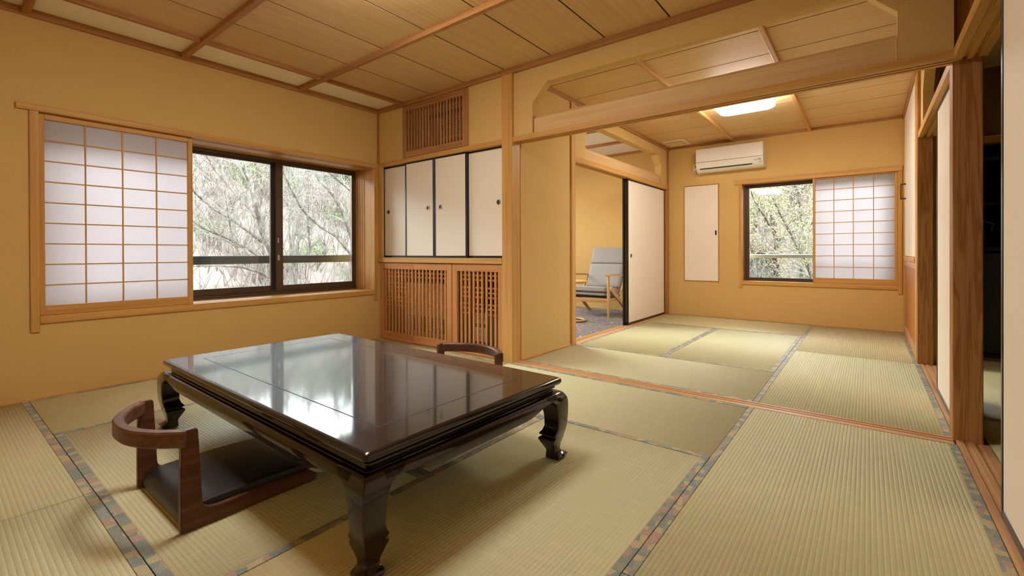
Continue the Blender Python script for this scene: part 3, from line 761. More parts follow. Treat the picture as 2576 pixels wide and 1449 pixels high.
# ------------------------------------------------------------------ full-height sliding doors
def fusuma_x(name, label, xf, y0, y1, z0, z1, s, t=.02, st=.022, ra=.030, pull_y=None, pull_z=.8, r=.026):
    """door in a wall of constant x; xf = visible face, body on the -s side"""
    d = struct(name, (xf, (y0+y1)/2, z0), label)
    X = lambda a, b: tuple(sorted((xf - s*a, xf - s*b)))
    box('paper_panel', X(.003, t-.003), (y0+st, y1-st), (z0+ra, z1-ra), FUSUMA, d, 0)
    for a, b in ((y0, y0+st), (y1-st, y1)): box('stile', X(0, t), (a, b), (z0, z1), BLACK, d, .002)
    for a, b in ((z0, z0+ra), (z1-ra, z1)): box('rail', X(0, t), (y0+st, y1-st), (a, b), BLACK, d, .002)
    if pull_y is not None:
        lathe('finger_pull', [(r*.62, 0), (r*.66, s*.003), (r*.9, s*.005), (r, s*.003), (r, -s*.002)], (xf-s*.003, pull_y, pull_z), 'x', PULLRIM, d, 20)
        lathe('pull_cup', [(0, s*.0008), (r*.3, s*.0016), (r*.64, s*.0008), (r*.64, -s*.001)], (xf-s*.003, pull_y, pull_z), 'x', PULLMETAL, d, 20)
    return d
fusuma_x('door_1', 'cream sliding door framed in black standing half open before the lounge', -2.315, 5.30, 6.585, .001, 1.812, 1, pull_y=5.40, pull_z=.855)
fusuma_x('door_2', 'second black-framed sliding door just behind the cream lounge door', -2.350, 5.262, 6.52, .001, 1.812, 1, st=.045)
fusuma_x('door_3', 'cream sliding door behind the cedar pillar in the far right wall', .352, 3.12, 3.985, .001, 1.812, -1)
fusuma_x('door_4', 'cream sliding door with black edge at the right frame edge', .357, .45, 2.235, .001, 1.812, -1)
# tall cabinet door in the right far corner
tc = thing('corner_cabinet', 'tall white-fronted corner cabinet with black handle and wood panel below', 'cabinet', (.35, 5.8, 0))
box('carcass', (.338, .393), (4.985, YF-.005), (.0, 2.36), WALL, tc, 0)
box('side_stile', (.318, .338), (4.980, 5.13), (.0, 2.36), H('z'), tc, .002)
box('side_stile', (.318, .338), (6.61, YF-.002), (.0, 2.36), H('z'), tc, .002)
box('upper_door', (.326, .338), (5.13, 6.61), (.848, 2.36), FUSUMA, tc, .002)
box('ledge', (.312, .338), (5.13, 6.61), (.800, .846), H('y'), tc, .002)
box('frame_rail', (.320, .338), (5.13, 6.61), (.745, .800), wood('sill', 'y'), tc, .002)
box('frame_rail', (.320, .338), (5.13, 6.61), (.004, .09), wood('sill', 'y'), tc, .002)
box('lower_panel', (.328, .338), (5.13, 6.61), (.09, .745), wood('panel', 'z'), tc, 0)
HND = plain('dark_grey_handle', (.04,.04,.042), .5)
hb = box('handle', (.280, .290), (6.40, 6.415), (1.45, 1.62), HND, tc, .002)
box('handle_arm', (.280, .328), (6.40, 6.415), (1.605, 1.62), HND, hb, .002); box('handle_arm', (.280, .328), (6.40, 6.415), (1.45, 1.465), HND, hb, .002)

# ------------------------------------------------------------------ far wall fittings
wp = thing('wall_hatch', 'narrow cream hatch door in the far wall below the air conditioner', 'hatch door', (-1.83, YF, .49))
box('frame_side', (-2.063, -2.055), (YF-.006, YF+.004), (.487, 1.830), MO('z'), wp, .001); box('frame_side', (-1.603, -1.595), (YF-.006, YF+.004), (.487, 1.830), MO('z'), wp, .001)
box('frame_top', (-2.055, -1.603), (YF-.006, YF+.004), (1.822, 1.830), MO('x'), wp, .001); box('frame_bottom', (-2.055, -1.603), (YF-.006, YF+.004), (.487, .495), MO('x'), wp, .001)
box('door', (-2.052, -1.606), (YF-.009, YF+.002), (.498, 1.819), FUSUMA, wp, .001)
hk = box('handle', (-1.640, -1.628), (YF-.020, YF-.009), (1.135, 1.185), plain('bronze_pull', srgb(84,48,30), .4, .4), wp, .003)
box('handle_plate', (-1.644, -1.624), (YF-.0105, YF-.0088), (1.128, 1.192), plain('bronze_pull', srgb(84,48,30), .4, .4), hk, .0005)

ac = thing('air_conditioner', 'white wall air conditioner high on the far wall', 'air conditioner', (-1.435, YF, 1.97))
def ac_prof(inset=0): return [(YF, 1.985), (YF-.09, 1.972), (YF-.15, 1.985), (YF-.185, 2.02), (YF-.203, 2.07), (YF-.208, 2.10), (YF-.208, 2.262), (YF-.195, 2.283), (YF, 2.290)]
prism('body', ac_prof(), 'x', -1.838, -1.028, WHITEPLASTIC, ac, sm=True)
prism('front_panel', [(YF-.205, 2.108), (YF-.2135, 2.106), (YF-.2145, 2.255), (YF-.200, 2.284), (YF-.190, 2.284)], 'x', -1.836, -1.032, WHITEPLASTIC, ac, sm=True)
box('panel_seam', (-1.834, -1.034), (YF-.2142, YF-.2), (2.1035, 2.1075), plain('grey_seam', srgb(120,112,100), .6), ac, 0)
prism('outlet_slot', [(YF-.189, 2.012), (YF-.192, 2.010), (YF-.205, 2.052), (YF-.200, 2.055)], 'x', -1.79, -1.15, INK, ac)
prism('air_flap', [(YF-.190, 2.026), (YF-.1975, 2.024), (YF-.2105, 2.072), (YF-.203, 2.074)], 'x', -1.795, -1.148, WHITEPLASTIC, ac)
box('display_window', (-1.085, -1.05), (YF-.2065, YF-.203), (2.058, 2.076), plain('grey_display', srgb(150,146,136), .4), ac, 0)
for x, z in ((-1.135, 2.066), (-1.118, 2.066), (-1.10, 2.066), (-1.128, 2.054), (-1.108, 2.054)): box('printed_mark', (x, x+.009), (YF-.2055, YF-.201), (z, z+.004), plain('grey_print', srgb(120,116,108), .6), ac, 0)
box('printed_mark', (-1.075, -1.048), (YF-.202, YF-.193), (2.032, 2.036), plain('grey_print', srgb(120,116,108), .6), ac, 0)
ou = thing('wall_outlet', 'white power outlet with plugged cable left of the air conditioner', 'power outlet', (-1.905, YF, 2.02))
box('plate', (-1.937, -1.868), (YF-.009, YF), (2.012, 2.128), plain('ivory_plate', srgb(226,212,180), .4), ou, .002)
box('plug', (-1.915, -1.885), (YF-.03, YF-.009), (2.035, 2.062), WHITEPLASTIC, ou, .003)
box('socket_hole', (-1.908, -1.892), (YF-.0096, YF-.0088), (2.085, 2.10), INK, ou, 0)
tube('cable', [(-1.90, YF-.02, 2.035), (-1.902, YF-.018, 1.99), (-1.88, YF-.018, 1.955), (-1.85, YF-.02, 1.962), (-1.82, YF-.03, 1.995)], .004, WHITEPLASTIC, ou, 6)

cv = thing('ceiling_vent', 'square cream vent with slots in the far room ceiling corner', 'ceiling vent', (-2.06, 6.35, ZC))
box('frame', (-2.21, -1.915), (6.19, 6.50), (2.385, 2.401), plain('ivory_vent', srgb(228,206,164), .6), cv, .004)
box('core', (-2.155, -1.97), (6.245, 6.445), (2.380, 2.386), plain('vent_core', srgb(150,128,96), .7), cv, .001)
for i in range(8): box('slat', (-2.15, -1.975), (6.255+.0235*i, 6.266+.0235*i), (2.376, 2.381), plain('ivory_vent', srgb(228,206,164), .6), cv, .001)

def ceiling_lamp(label, cx, cy, strength, grp):
    lp = thing('ceiling_lamp', label, 'ceiling lamp', (cx, cy, 2.30), grp)
    prism('base', rounded_rect(cx, cy, .235, .235, .06), 'z', 2.365, 2.40, plain('lamp_base', srgb(222,196,150), .5), lp)
    bm = bmesh.new()
    rings = []
    for z, o_ in ((2.366, 0), (2.325, 0), (2.306, -.006), (2.294, -.025), (2.290, -.06)):
        rings.append([(px_, py_, z) for px_, py_ in rounded_rect(cx, cy, .252+o_, .252+o_, max(.03, .085+o_*.6))])
    loft(bm, rings); bmesh.ops.recalc_face_normals(bm, faces=bm.faces[:])
    obj_from_bm('diffuser', bm, mat_emit('lamp_diffuser', (1.0, .97, .92), strength), lp, sm=True)
    box('sensor_knob', (cx-.02, cx+.02), (cy+.235, cy+.262), (2.300, 2.325), WHITEPLASTIC, lp, .004)
ceiling_lamp('glowing white ceiling lamp of the far room, seen below the lintel', -.945, 4.862, LAMP_2, 'square ceiling lamps')
ceiling_lamp('glowing white ceiling lamp above the dark table', -1.87, 1.18, LAMP_1, 'square ceiling lamps')
ceiling_lamp('unseen ceiling lamp added to brighten the carpeted lounge', -4.1, 4.8, LAMP_1*1.1, 'square ceiling lamps')  # added fill lamp, out of view, lifts the dark lounge

# ------------------------------------------------------------------ low table
def low_table():
    x0, x1, y0, y1 = -2.883, -1.077, .7548, 1.738     # then the whole table is turned slightly
    t = thing('low_table', 'low dark lacquered table with curved legs on the tatami', 'table', ((x0+x1)/2, (y0+y1)/2, 0))
    cx, cy, hx, hy = (x0+x1)/2, (y0+y1)/2, (x1-x0)/2, (y1-y0)/2
    bm = bmesh.new(); rings = []
    K = .350/.345
    for off, z in ((-.03, .300), (-.030, .3115), (-.012, .3135), (.002, .317), (.007, .324), (.008, .331), (.006, .338), (.001, .3425), (-.007, .345)):
        rings.append([(a, b, z*K) for a, b in rounded_rect(cx, cy, hx+off, hy+off, .016, 4)])
    loft(bm, rings); bmesh.ops.recalc_face_normals(bm, faces=bm.faces[:])
    top = obj_from_bm('tabletop', bm, LACQUER, t, sm=True)
    for p in top.data.polygons:
        if p.area > .5: p.use_smooth = False
    # inlaid panel line: shallow dark strips
    i_ = .135
    for n_, xx, yy in (('inlay_line', (x0+i_, x1-i_), (y0+i_, y0+i_+.005)), ('inlay_line', (x0+i_, x1-i_), (y1-i_-.005, y1-i_)), ('inlay_line', (x0+i_, x0+i_+.005), (y0+i_+.005, y1-i_-.005)), ('inlay_line', (x1-i_-.005, x1-i_), (y0+i_+.005, y1-i_-.005))):
        box(n_, xx, yy, (.349, .3503), INK, top, 0)
    # waist moulding
    bm = bmesh.new(); rings = []
    for off, z in ((-.006, .2835), (-.008, .287), (-.018, .289), (-.022, .294), (-.022, .299), (-.014, .302), (-.014, .306), (-.024, .3085), (-.026, .312)):
        rings.append([(a, b, z*K) for a, b in rounded_rect(cx, cy, hx+off, hy+off, .014, 4)])
    loft(bm, rings); bmesh.ops.recalc_face_normals(bm, faces=bm.faces[:])
    obj_from_bm('waist_moulding', bm, LACQUER, t, sm=True)
    # legs: square loft from the outer corner, bulging knee and turned-out foot
    PROF = [(.286, .000, .13), (.281, .008, .13), (.272, .016, .125), (.260, .022, .095), (.245, .0255, .070), (.22, .0265, .058), (.18, .0255, .052), (.14, .0225, .051), (.120, .019, .058), (.108, .016, .068), (.103, .0145, .069), (.098, .013, .060), (.095, .0125, .060), (.088, .011, .071), (.080, .009, .071), (.06, .003, .060), (.042, -.001, .050), (.032, .001, .046), (.024, .010, .046), (.019, .021, .047), (.014, .024, .047), (.003, .018, .048), (.0005, .015, .046)]
    for sx in (-1, 1):
        for sy in (-1, 1):
            ex, ey = cx+sx*hx, cy+sy*hy; bm = bmesh.new(); rings = []
            for z, o_, w_ in PROF:
                ax_, ay_ = ex+sx*o_, ey+sy*o_; bx_, by_ = ex-sx*w_, ey-sy*w_
                c_ = .007
                pts = [(ax_-sx*c_, ay_), (ax_-sx*c_*.3, ay_-sy*c_*.3), (ax_, ay_-sy*c_), (ax_, by_+sy*.004), (ax_-sx*.004, by_), (bx_, by_), (bx_, ay_-sy*.004), (bx_+sx*.004, ay_)]
                rings.append([(p[0], p[1], z*K) for p in pts])
            loft(bm, rings); bmesh.ops.recalc_face_normals(bm, faces=bm.faces[:])
            obj_from_bm('leg', bm, LACQUER, t, sm=True)
    # aprons with scalloped lower edge and bulging face
    def apron(axis, edge, s, a0, a1):
        bm = bmesh.new(); n = 48; rings = []
        for i in range(n+1):
            u_ = a0 + (a1-a0)*i/n; d = min(u_-a0, a1-u_)       # distance from the leg's inner edge
            if d < .045: zb = .222 + .036*math.sin(min(1, d/.045)*math.pi/2)
            elif d < .22: k = (d-.045)/.175; zb = .258 - .028*(.5-.5*math.cos(k*math.pi))
            else: zb = .230
            prof = [(.000, .2845), (.008, .281), (.016, .272), (.021, .262), (.022, max(zb+.006, .25) if zb < .25 else zb+.004), (.018, zb+.001), (.012, zb), (-.012, zb), (-.012, .2845)]
            rings.append([((edge+s*o_, u_, z*K) if axis == 'y' else (u_, edge+s*o_, z*K)) for o_, z in prof])
        loft(bm, rings); bmesh.ops.recalc_face_normals(bm, faces=bm.faces[:])
        obj_from_bm('apron', bm, LACQUER, t, sm=True)
    for s, e in ((-1, x0), (1, x1)): apron('y', e, s, y0+.053, y1-.053)
    for s, e in ((-1, y0), (1, y1)): apron('x', e, s, x0+.053, x1-.053)
    t.rotation_euler = (0, 0, -.0154)
    return t
low_table()

# ------------------------------------------------------------------ legless floor chairs
def floor_chair(label):
    """local frame: back at y=0, sitter looks along +y, width along x"""
    t = thing('floor_chair', label, 'floor chair', (0,0,0), 'legless floor chairs at the low table')
    Wd = .247; th = .022
    # side frames: one L-shaped board each with rounded inner corner
    L = [(.0, .002), (.447, .002), (.455, .008), (.458, .030), (.452, .046), (.44, .050), (.11, .052), (.083, .056), (.067, .067), (.061, .083), (.056, .20), (.050, .325), (.044, .331), (.010, .331), (.004, .325), (.0, .16)]
    for s in (-1, 1):
        xa = s*Wd; xb = s*(Wd-th)
        prism('side_frame', L, 'x', min(xa, xb), max(xa, xb), wood('walnut', 'y'), t, bev=.002, sm=True)
    # bowed back rail
    bm = bmesh.new(); rings = []; n = 28
    for i in range(n+1):
        k = -1 + 2*i/n; x = k*(Wd-.004)
        yb = .020 - .115*(1-abs(k)**2.3)
        dy = (.115*2.3*abs(k)**1.3*(1 if k > 0 else -1))/Wd
        nx, ny = -dy, 1.0; l_ = math.hypot(nx, ny); nx, ny = nx/l_, ny/l_
        hw_, z0, z1 = .0165, .278, .330
        prof = [(-hw_, z0+.006), (-hw_+.005, z0), (hw_-.005, z0), (hw_, z0+.006), (hw_, z1-.006), (hw_-.005, z1), (-hw_+.005, z1), (-hw_, z1-.006)]
        rings.append([(x+nx*o_, yb+ny*o_, z) for o_, z in prof])
    loft(bm, rings); bmesh.ops.recalc_face_normals(bm, faces=bm.faces[:])
    obj_from_bm('back_rail', bm, wood('walnut', 'x'), t, sm=True)
    # padded seat on a thin board
    bm = bmesh.new(); rings = []
    for y_, z1, z0 in ((.012, .030, .018), (.016, .048, .014), (.028, .064, .012), (.055, .073, .012), (.10, .076, .012), (.25, .077, .012), (.38, .074, .012), (.43, .066, .012), (.448, .050, .014), (.452, .036, .018)):
        xx = Wd-th-.001
        pts = [(-xx, z0), (xx, z0), (xx, z0+(z1-z0)*.55), (xx-.006, z1-.006), (xx-.03, z1), (0, z1+.001), (-xx+.03, z1), (-xx+.006, z1-.006), (-xx, z0+(z1-z0)*.55)]
        rings.append([(px_, y_, z_) for px_, z_ in pts])
    loft(bm, rings); bmesh.ops.recalc_face_normals(bm, faces=bm.faces[:])
    obj_from_bm('seat_cushion', bm, LEATHER, t, sm=True)
    box('seat_board', (-Wd+th, Wd-th), (.02, .445), (.003, .012), wood('walnut', 'x'), t, .001)
    return t
c1 = floor_chair('legless wooden floor chair with black seat, nearest at the left')
c2 = copy_tree(c1)
c1.location = (-1.975, .500, .0005)
c2.location = (-1.883, 2.022, .0005); c2.rotation_euler = (0, 0, math.pi)
c2['label'] = 'wooden floor chair behind the table, only its bowed back rail showing'

# ------------------------------------------------------------------ lounge: carpet, armchair, side table
tag(box('carpet', (-5.2, -2.39), (3.66, 6.66), (-.06, .0), CARPET, None, 0), 'grey-brown carpet with pale twig pattern in the lounge', 'carpet')
OAK = lambda a: wood('oak', a)
def armchair():
    x0, x1, yf = -3.425, -2.80, 5.757
    t = thing('armchair', 'grey upholstered lounge armchair with pale wooden arms', 'armchair', ((x0+x1)/2, 6.0, 0))
    for x in (x0, x1):
        s = -1 if x == x0 else 1
        tube('front_leg', [(x, yf, .001), (x, yf+.004, .28), (x, yf+.006, .572)], [.015, .021, .017], OAK('z'), t, 10)
        # arm rest: flat tapered bar
        prism('arm_rest', [(yf-.04, .572), (yf-.045, .585), (yf-.02, .597), (yf+.25, .588), (yf+.50, .572), (yf+.62, .560), (yf+.62, .540), (yf+.5, .552), (yf+.2, .566), (yf, .570)], 'x', x-.028, x+.028, OAK('y'), t, bev=.005, sm=True)
        # slanting rear leg from the seat front height down to the back
        prism('rear_leg', [(yf+.06, .40), (yf+.10, .42), (yf+.36, .24), (yf+.66, .003), (yf+.61, .001), (yf+.30, .215), (yf+.06, .36)], 'x', x-.013, x+.013, OAK('y'), t, bev=.003, sm=True)
        prism('back_post', [(yf+.36, .30), (yf+.40, .30), (yf+.63, .56), (yf+.60, .57)], 'x', x-.011, x+.011, OAK('y'), t, bev=.003, sm=True)
        box('side_rail', (x-.010-s*.02, x+.010-s*.02), (yf+.02, yf+.36), (.215, .255), OAK('y'), t, .003)
    box('front_rail', (x0+.01, x1-.01), (yf-.010, yf+.015), (.200, .252), OAK('x'), t, .004)
    box('rear_rail', (x0+.01, x1-.01), (yf+.33, yf+.35), (.225, .260), OAK('x'), t, .004)
    box('spring_bar', (x0+.02, x1-.02), (yf+.10, yf+.115), (.255, .285), plain('dark_bar', (.02,.02,.02), .4), t, .002)
    def cushion(name, quad, th_):
        """quad: (y,z) line from front/bottom to back/top, thickness th_, rounded"""
        (ya, za), (yb, zb) = quad; d = Vector((yb-ya, zb-za)); L_ = d.length; d.normalize(); nrm = Vector((-d.y, d.x))
        bm = bmesh.new(); rings = []
        for k, sc_ in ((0, .55), (.02, .8), (.06, .95), (.15, 1), (.5, 1.03), (.85, 1), (.94, .95), (.98, .8), (1, .55)):
            c = Vector((ya, za)) + d*L_*k; hh = th_*sc_/2; xx = .272 - (1-sc_)*.03
            pts = []
            for a in range(16):
                an = 2*math.pi*a/16; ca, sa = math.cos(an), math.sin(an)
                ex_ = xx*math.copysign(abs(ca)**.22, ca); en = hh*math.copysign(abs(sa)**.45, sa)
                p = c + nrm*en; pts.append(((x0+x1)/2+ex_, p.x, p.y))
            rings.append(pts)
        loft(bm, rings); bmesh.ops.recalc_face_normals(bm, faces=bm.faces[:])
        return obj_from_bm(name, bm, GREYFAB, t, sm=True)
    cushion('seat_base', ((yf-.005, .318), (yf+.50, .268)), .05)
    cushion('seat_cushion', ((yf-.02, .385), (yf+.50, .330)), .085)
    cushion('back_cushion', ((yf+.47, .37), (yf+.62, .715)), .10)
    cushion('head_cushion', ((yf+.62, .720), (yf+.72, .955)), .09)
armchair()
st = thing('side_table', 'round pale wooden side table beside the armchair', 'side table', (-3.07, 5.22, 0))
lathe('top', [(0, .497), (.19, .500), (.216, .512), (.220, .522), (.214, .528), (0, .529)], (-3.075, 5.23, 0), 'z', OAK('x'), st, 32)
tube('stem', [(-2.985, 5.12, .012), (-2.985, 5.12, .27), (-2.985, 5.12, .50)], .013, OAK('z'), st, 10)
bm = bmesh.new(); n = 36
R_ = []
for k in range(n):
    a = 2*math.pi*k/n; c = Vector((-3.055 + .155*math.cos(a), 5.235 + .155*math.sin(a), .014)); e_ = Vector((math.cos(a), math.sin(a), 0))
    R_.append([bm.verts.new(c + e_*.022*math.cos(2*math.pi*j/8) + Vector((0,0,1))*.013*math.sin(2*math.pi*j/8)) for j in range(8)])
for k in range(n):
    for j in range(8): bm.faces.new((R_[k][j], R_[(k+1) % n][j], R_[(k+1) % n][(j+1) % 8], R_[k][(j+1) % 8]))
bmesh.ops.recalc_face_normals(bm, faces=bm.faces[:])
obj_from_bm('ring_base', bm, OAK('x'), st, sm=True)

# ------------------------------------------------------------------ dark hall closet
hc = thing('dark_shelf_unit', 'black shelf unit in the unlit closet at the end of the hall', 'shelf unit', (1.15, 5.7, 0))
BK = plain('matt_black', (.014,.013,.013), .45)
box('side', (.51, .53), (5.50, 5.98), (.0, 1.7), BK, hc, .002); box('side', (1.76, 1.78), (5.50, 5.98), (.0, 1.7), BK, hc, .002)
for z in (.0, .45, .90, 1.28, 1.66): box('shelf', (.53, 1.76), (5.50, 5.98), (z, z+.03), BK, hc, .002)
box('lower_front', (.53, 1.76), (5.49, 5.50), (.04, .88), BK, hc, .002)
kt = thing('kettle', 'dark kettle on the shelf unit in the hall closet', 'kettle', (.78, 5.65, .93))
lathe('body', [(0, 0), (.075, 0), (.085, .03), (.07, .12), (.04, .16), (0, .165)], (.78, 5.65, .931), 'z', BK, kt, 20)
tube('handle', [(.72, 5.65, 1.06), (.70, 5.65, 1.13), (.78, 5.65, 1.17), (.86, 5.65, 1.13), (.84, 5.65, 1.06)], .008, GREYBOX, kt, 8)
S(box('wall_hall_threshold', (.45, 1.9), (5.34, 6.0), (-.06, -.001), wood('post', 'x'), None, 0))

# ------------------------------------------------------------------ outdoors
def handrail(label, axis, c, a0, a1, zt, zb):
    t = thing('balcony_rail', label, 'handrail', (c, (a0+a1)/2, -1.2) if axis == 'y' else ((a0+a1)/2, c, -1.2))
    if axis == 'y':
        box('top_bar', (c-.03, c+.03), (a0, a1), (zb, zt), RAILGREY, t, .006)
        for y in (a0+.05, a1-.05): box('post', (c-.02, c+.02), (y-.02, y+.02), (-1.2, zb), RAILGREY, t, .003)
    else:
        box('top_bar', (a0, a1), (c-.03, c+.03), (zb, zt), plain('pale_grey_rail', srgb(172,184,192), .5, 0), t, .006)
        for x in (a0+.05, a1-.05): box('post', (x-.02, x+.02), (c-.02, c+.02), (-1.2, zb), plain('pale_grey_rail', srgb(172,184,192), .5, 0), t, .003)
handrail('dark grey handrail outside the big left window', 'y', -4.70, -.2, 4.6, .878, .800)
handrail('pale grey handrail outside the far window', 'x', 7.05, -2.2, 1.2, .862, .812)

def terrain(name, label, fn, mat, u0, u1, nu, v0, v1, nv):
    bm = bmesh.new(); V = [[bm.verts.new(fn(u0+(u1-u0)*i/nu, v0+(v1-v0)*j/nv)) for j in range(nv+1)] for i in range(nu+1)]
    for i in range(nu):
        for j in range(nv): bm.faces.new((V[i][j], V[i+1][j], V[i+1][j+1], V[i][j+1]))
    bmesh.ops.recalc_face_normals(bm, faces=bm.faces[:])
    o = obj_from_bm(name, bm, mat, None, (0,0,0), sm=True); return S(o, label)
def cap(d, k, top): return top*math.tanh(d*k/top) if d > 0 else 0
def zwest(x, y): return -4.0 + cap(-x-7, 1.1, 11.0) + .5*math.sin(y*.7+x*.4) + .35*math.sin(y*1.9-x*1.1)
def znorth(x, y): return -4.0 + cap(y-8.5, .9, 8.0) + .4*math.sin(x*.9+y*.5) + .3*math.sin(x*2.1-y*.8)
def zground(x, y): return max(zwest(x, y), znorth(x, y)) if (x < -5 or y > 7.5) else -4.0
terrain('ground_hillside', 'wooded hillside rising outside the windows', lambda a, b: (a, b, zground(a, b)), HILL, -42, 14, 84, -22, 46, 100)

rng = random.Random(11)
def wander(p, d, length, seg, bend, gz=.0):
    pts = [Vector(p)]; d = Vector(d).normalized()
    for i in range(seg):
        d = (d + Vector((rng.uniform(-1,1), rng.uniform(-1,1), rng.uniform(-1,1)+gz))*bend).normalized()
        pts.append(pts[-1] + d*(length/seg))
    return pts
def tree(name, label, limbs, ground, bark, twigmat, ntw, spread, leafmat=None, nleaf=0, group=None, tl=(.3,.9), depth_axis='x', base=None, lsz=.03):
    root = thing(name, label, 'tree', base or (limbs[0][0][0], limbs[0][0][1], ground), group)
    tips = []
    J = []
    for li, L in enumerate(limbs):
        out = []
        for i, (x, y, z, r) in enumerate(L):
            j = .25*math.sin(i*.9+li*1.7)*(i/len(L)) + (0 if li == 0 else .12*((li*37) % 5 - 2)*(i/len(L)))
            out.append((Vector((x+j, y, z)) if depth_axis == 'x' else Vector((x, y+j, z)), r))
        J.append(out)
    for li, L in enumerate(J):
        pts = [p for p, r in L]; rr = [r for p, r in L]
        if li == 0:
            p0 = pts[0]; bx_, by_ = base[:2] if base else (p0.x, p0.y)
            pts = [Vector((bx_, by_, ground-.2)), Vector((bx_*.6+p0.x*.4, by_*.6+p0.y*.4, ground*.5+p0.z*.5))] + pts; rr = [rr[0]*1.6, rr[0]*1.25] + rr
            e = pts[-1] + (pts[-1]-pts[-2])*2.2 + Vector((.1,.1,.3)); pts.append(e); rr.append(rr[-1]*.4)
            tube('trunk', pts, rr, bark, root, 9)
        else:
            e = pts[-1] + (pts[-1]-pts[-2])*2.0 + Vector((0,0,.1)); pts.append(e); rr.append(rr[-1]*.4)
            tube('branch', pts, rr, bark, root, 7)
        for a, b, r in zip(pts[1:], pts[2:], rr[1:]): tips.append((a, b, r))
    bm = bmesh.new(); leaf_at = []
    for k in range(ntw):
        a, b, r = rng.choice(tips); p = a.lerp(b, rng.random())
        along = (b-a).normalized()
        d = (along*.7 + Vector((rng.uniform(-1,1), rng.uniform(-1,1), rng.uniform(-.5,1)))*spread)
        ln = rng.uniform(*tl)*1.0
        pts = wander(p, d, ln, 5, .33, .1); r0 = min(.011, r*.45)*rng.uniform(.5, 1)
        tube_bm(bm, pts, [r0, r0*.85, r0*.7, r0*.55, r0*.4, r0*.22], 3, False)
        for q in range(3):
            i = rng.randint(1, 4); d2 = (pts[i+1]-pts[i]).normalized() + Vector((rng.uniform(-1,1), rng.uniform(-1,1), rng.uniform(-.6,1)))*.8
            p2 = wander(pts[i], d2, ln*rng.uniform(.25,.55), 4, .4, .1)
            tube_bm(bm, p2, [r0*.55, r0*.45, r0*.36, r0*.28, r0*.18], 3, False); leaf_at.append(p2[-1]); leaf_at.append(p2[2])
    o = obj_from_bm('twigs', bm, twigmat, root, (0,0,0)); o.location = -root.location; o['kind'] = 'stuff'
    if leafmat:
        bm = bmesh.new()
        for k in range(nleaf):
            c = rng.choice(leaf_at) + Vector((rng.gauss(0,.05), rng.gauss(0,.05), rng.gauss(0,.05)))
            u_ = Vector((rng.gauss(0,1), rng.gauss(0,1), rng.gauss(0,.6))).normalized(); v_ = u_.orthogonal().normalized(); v_.rotate(Matrix.Rotation(rng.uniform(0, 6.28), 3, u_))
            s = lsz*rng.uniform(.6, 1.3)
            bm.faces.new([bm.verts.new(c + v_*s), bm.verts.new(c + v_.cross(u_)*s*.5), bm.verts.new(c - v_*s), bm.verts.new(c - v_.cross(u_)*s*.5)])
        o = obj_from_bm('leaves', bm, leafmat, root, (0,0,0)); o.location = -root.location; o['kind'] = 'stuff'
    return root
A = [[(-8.5,3.86,.91,.052),(-8.5,3.71,1.24,.047),(-8.5,3.6,1.59,.042),(-8.5,3.53,1.96,.038),(-8.5,3.49,2.25,.034),(-8.5,3.44,2.53,.03)],[(-8.5,3.72,1.09,.027),(-8.5,3.43,1.31,.024),(-8.5,3.23,1.47,.022),(-8.5,2.99,1.64,.019),(-8.5,2.81,1.8,.016),(-8.5,2.68,1.88,.014)],[(-8.5,3.85,.7,.024),(-8.5,3.59,.89,.021),(-8.5,3.4,1.0,.02),(-8.5,3.22,1.1,.018),(-8.5,3.01,1.17,.017),(-8.5,2.82,1.23,.015),(-8.5,2.67,1.3,.014)],[(-8.5,3.95,.40,.026),(-8.5,3.83,.47,.024),(-8.5,3.61,.58,.021),(-8.5,3.34,.67,.019),(-8.5,3.01,.7,.016),(-8.5,2.67,.7,.014)],[(-8.5,3.54,2.0,.017),(-8.5,3.4,2.24,.015),(-8.5,3.33,2.36,.013),(-8.5,3.23,2.49,.011)],[(-8.5,3.6,1.5,.016),(-8.5,3.51,1.68,.015),(-8.5,3.38,1.86,.014),(-8.5,3.23,2.1,.012),(-8.5,3.05,2.3,.011),(-8.5,2.89,2.49,.009)],[(-8.5,3.42,.7,.014),(-8.5,3.34,.89,.013),(-8.5,3.26,1.1,.011),(-8.5,3.17,1.35,.009),(-8.5,3.09,1.53,.007)]]
B = [[(-9.6,6.35,.9,.062),(-9.6,6.1,1.52,.056),(-9.6,5.88,1.97,.05),(-9.6,5.67,2.27,.043),(-9.6,5.48,2.5,.037),(-9.6,5.38,2.78,.032)],[(-9.6,6.4,.6,.035),(-9.6,6.1,.96,.033),(-9.6,5.82,1.28,.03),(-9.6,5.48,1.49,.027),(-9.6,5.17,1.74,.024),(-9.6,4.98,1.9,.021),(-9.6,4.79,2.09,.019),(-9.6,4.63,2.28,.016)],[(-9.6,6.3,2.3,.033),(-9.6,6.12,2.42,.031),(-9.6,5.83,2.59,.023),(-9.6,5.48,2.74,.015)]]
CC = [[(-11,5.58,.24,.035),(-11,5.6,.91,.031),(-11,5.62,1.45,.027),(-11,5.66,2.09,.024),(-11,5.71,2.66,.02),(-11,5.82,3.03,.016)],[(-11,5.55,.6,.026),(-11,5.45,1.02,.024),(-11,5.44,1.44,.02),(-11,5.49,1.84,.017),(-11,5.54,2.08,.013)],[(-11,5.8,.5,.028),(-11,5.95,.91,.027),(-11,5.92,1.24,.023),(-11,5.84,1.59,.018),(-11,5.73,1.88,.014)],[(-11,5.71,2.66,.013),(-11,5.99,2.92,.011),(-11,6.05,3.01,.008)]]
D = [[(-.84,10.2,.41,.025),(-.9,10.2,.66,.023),(-1.04,10.2,.93,.022),(-1.17,10.2,1.25,.02),(-1.32,10.2,1.62,.019),(-1.45,10.2,1.99,.017)]]
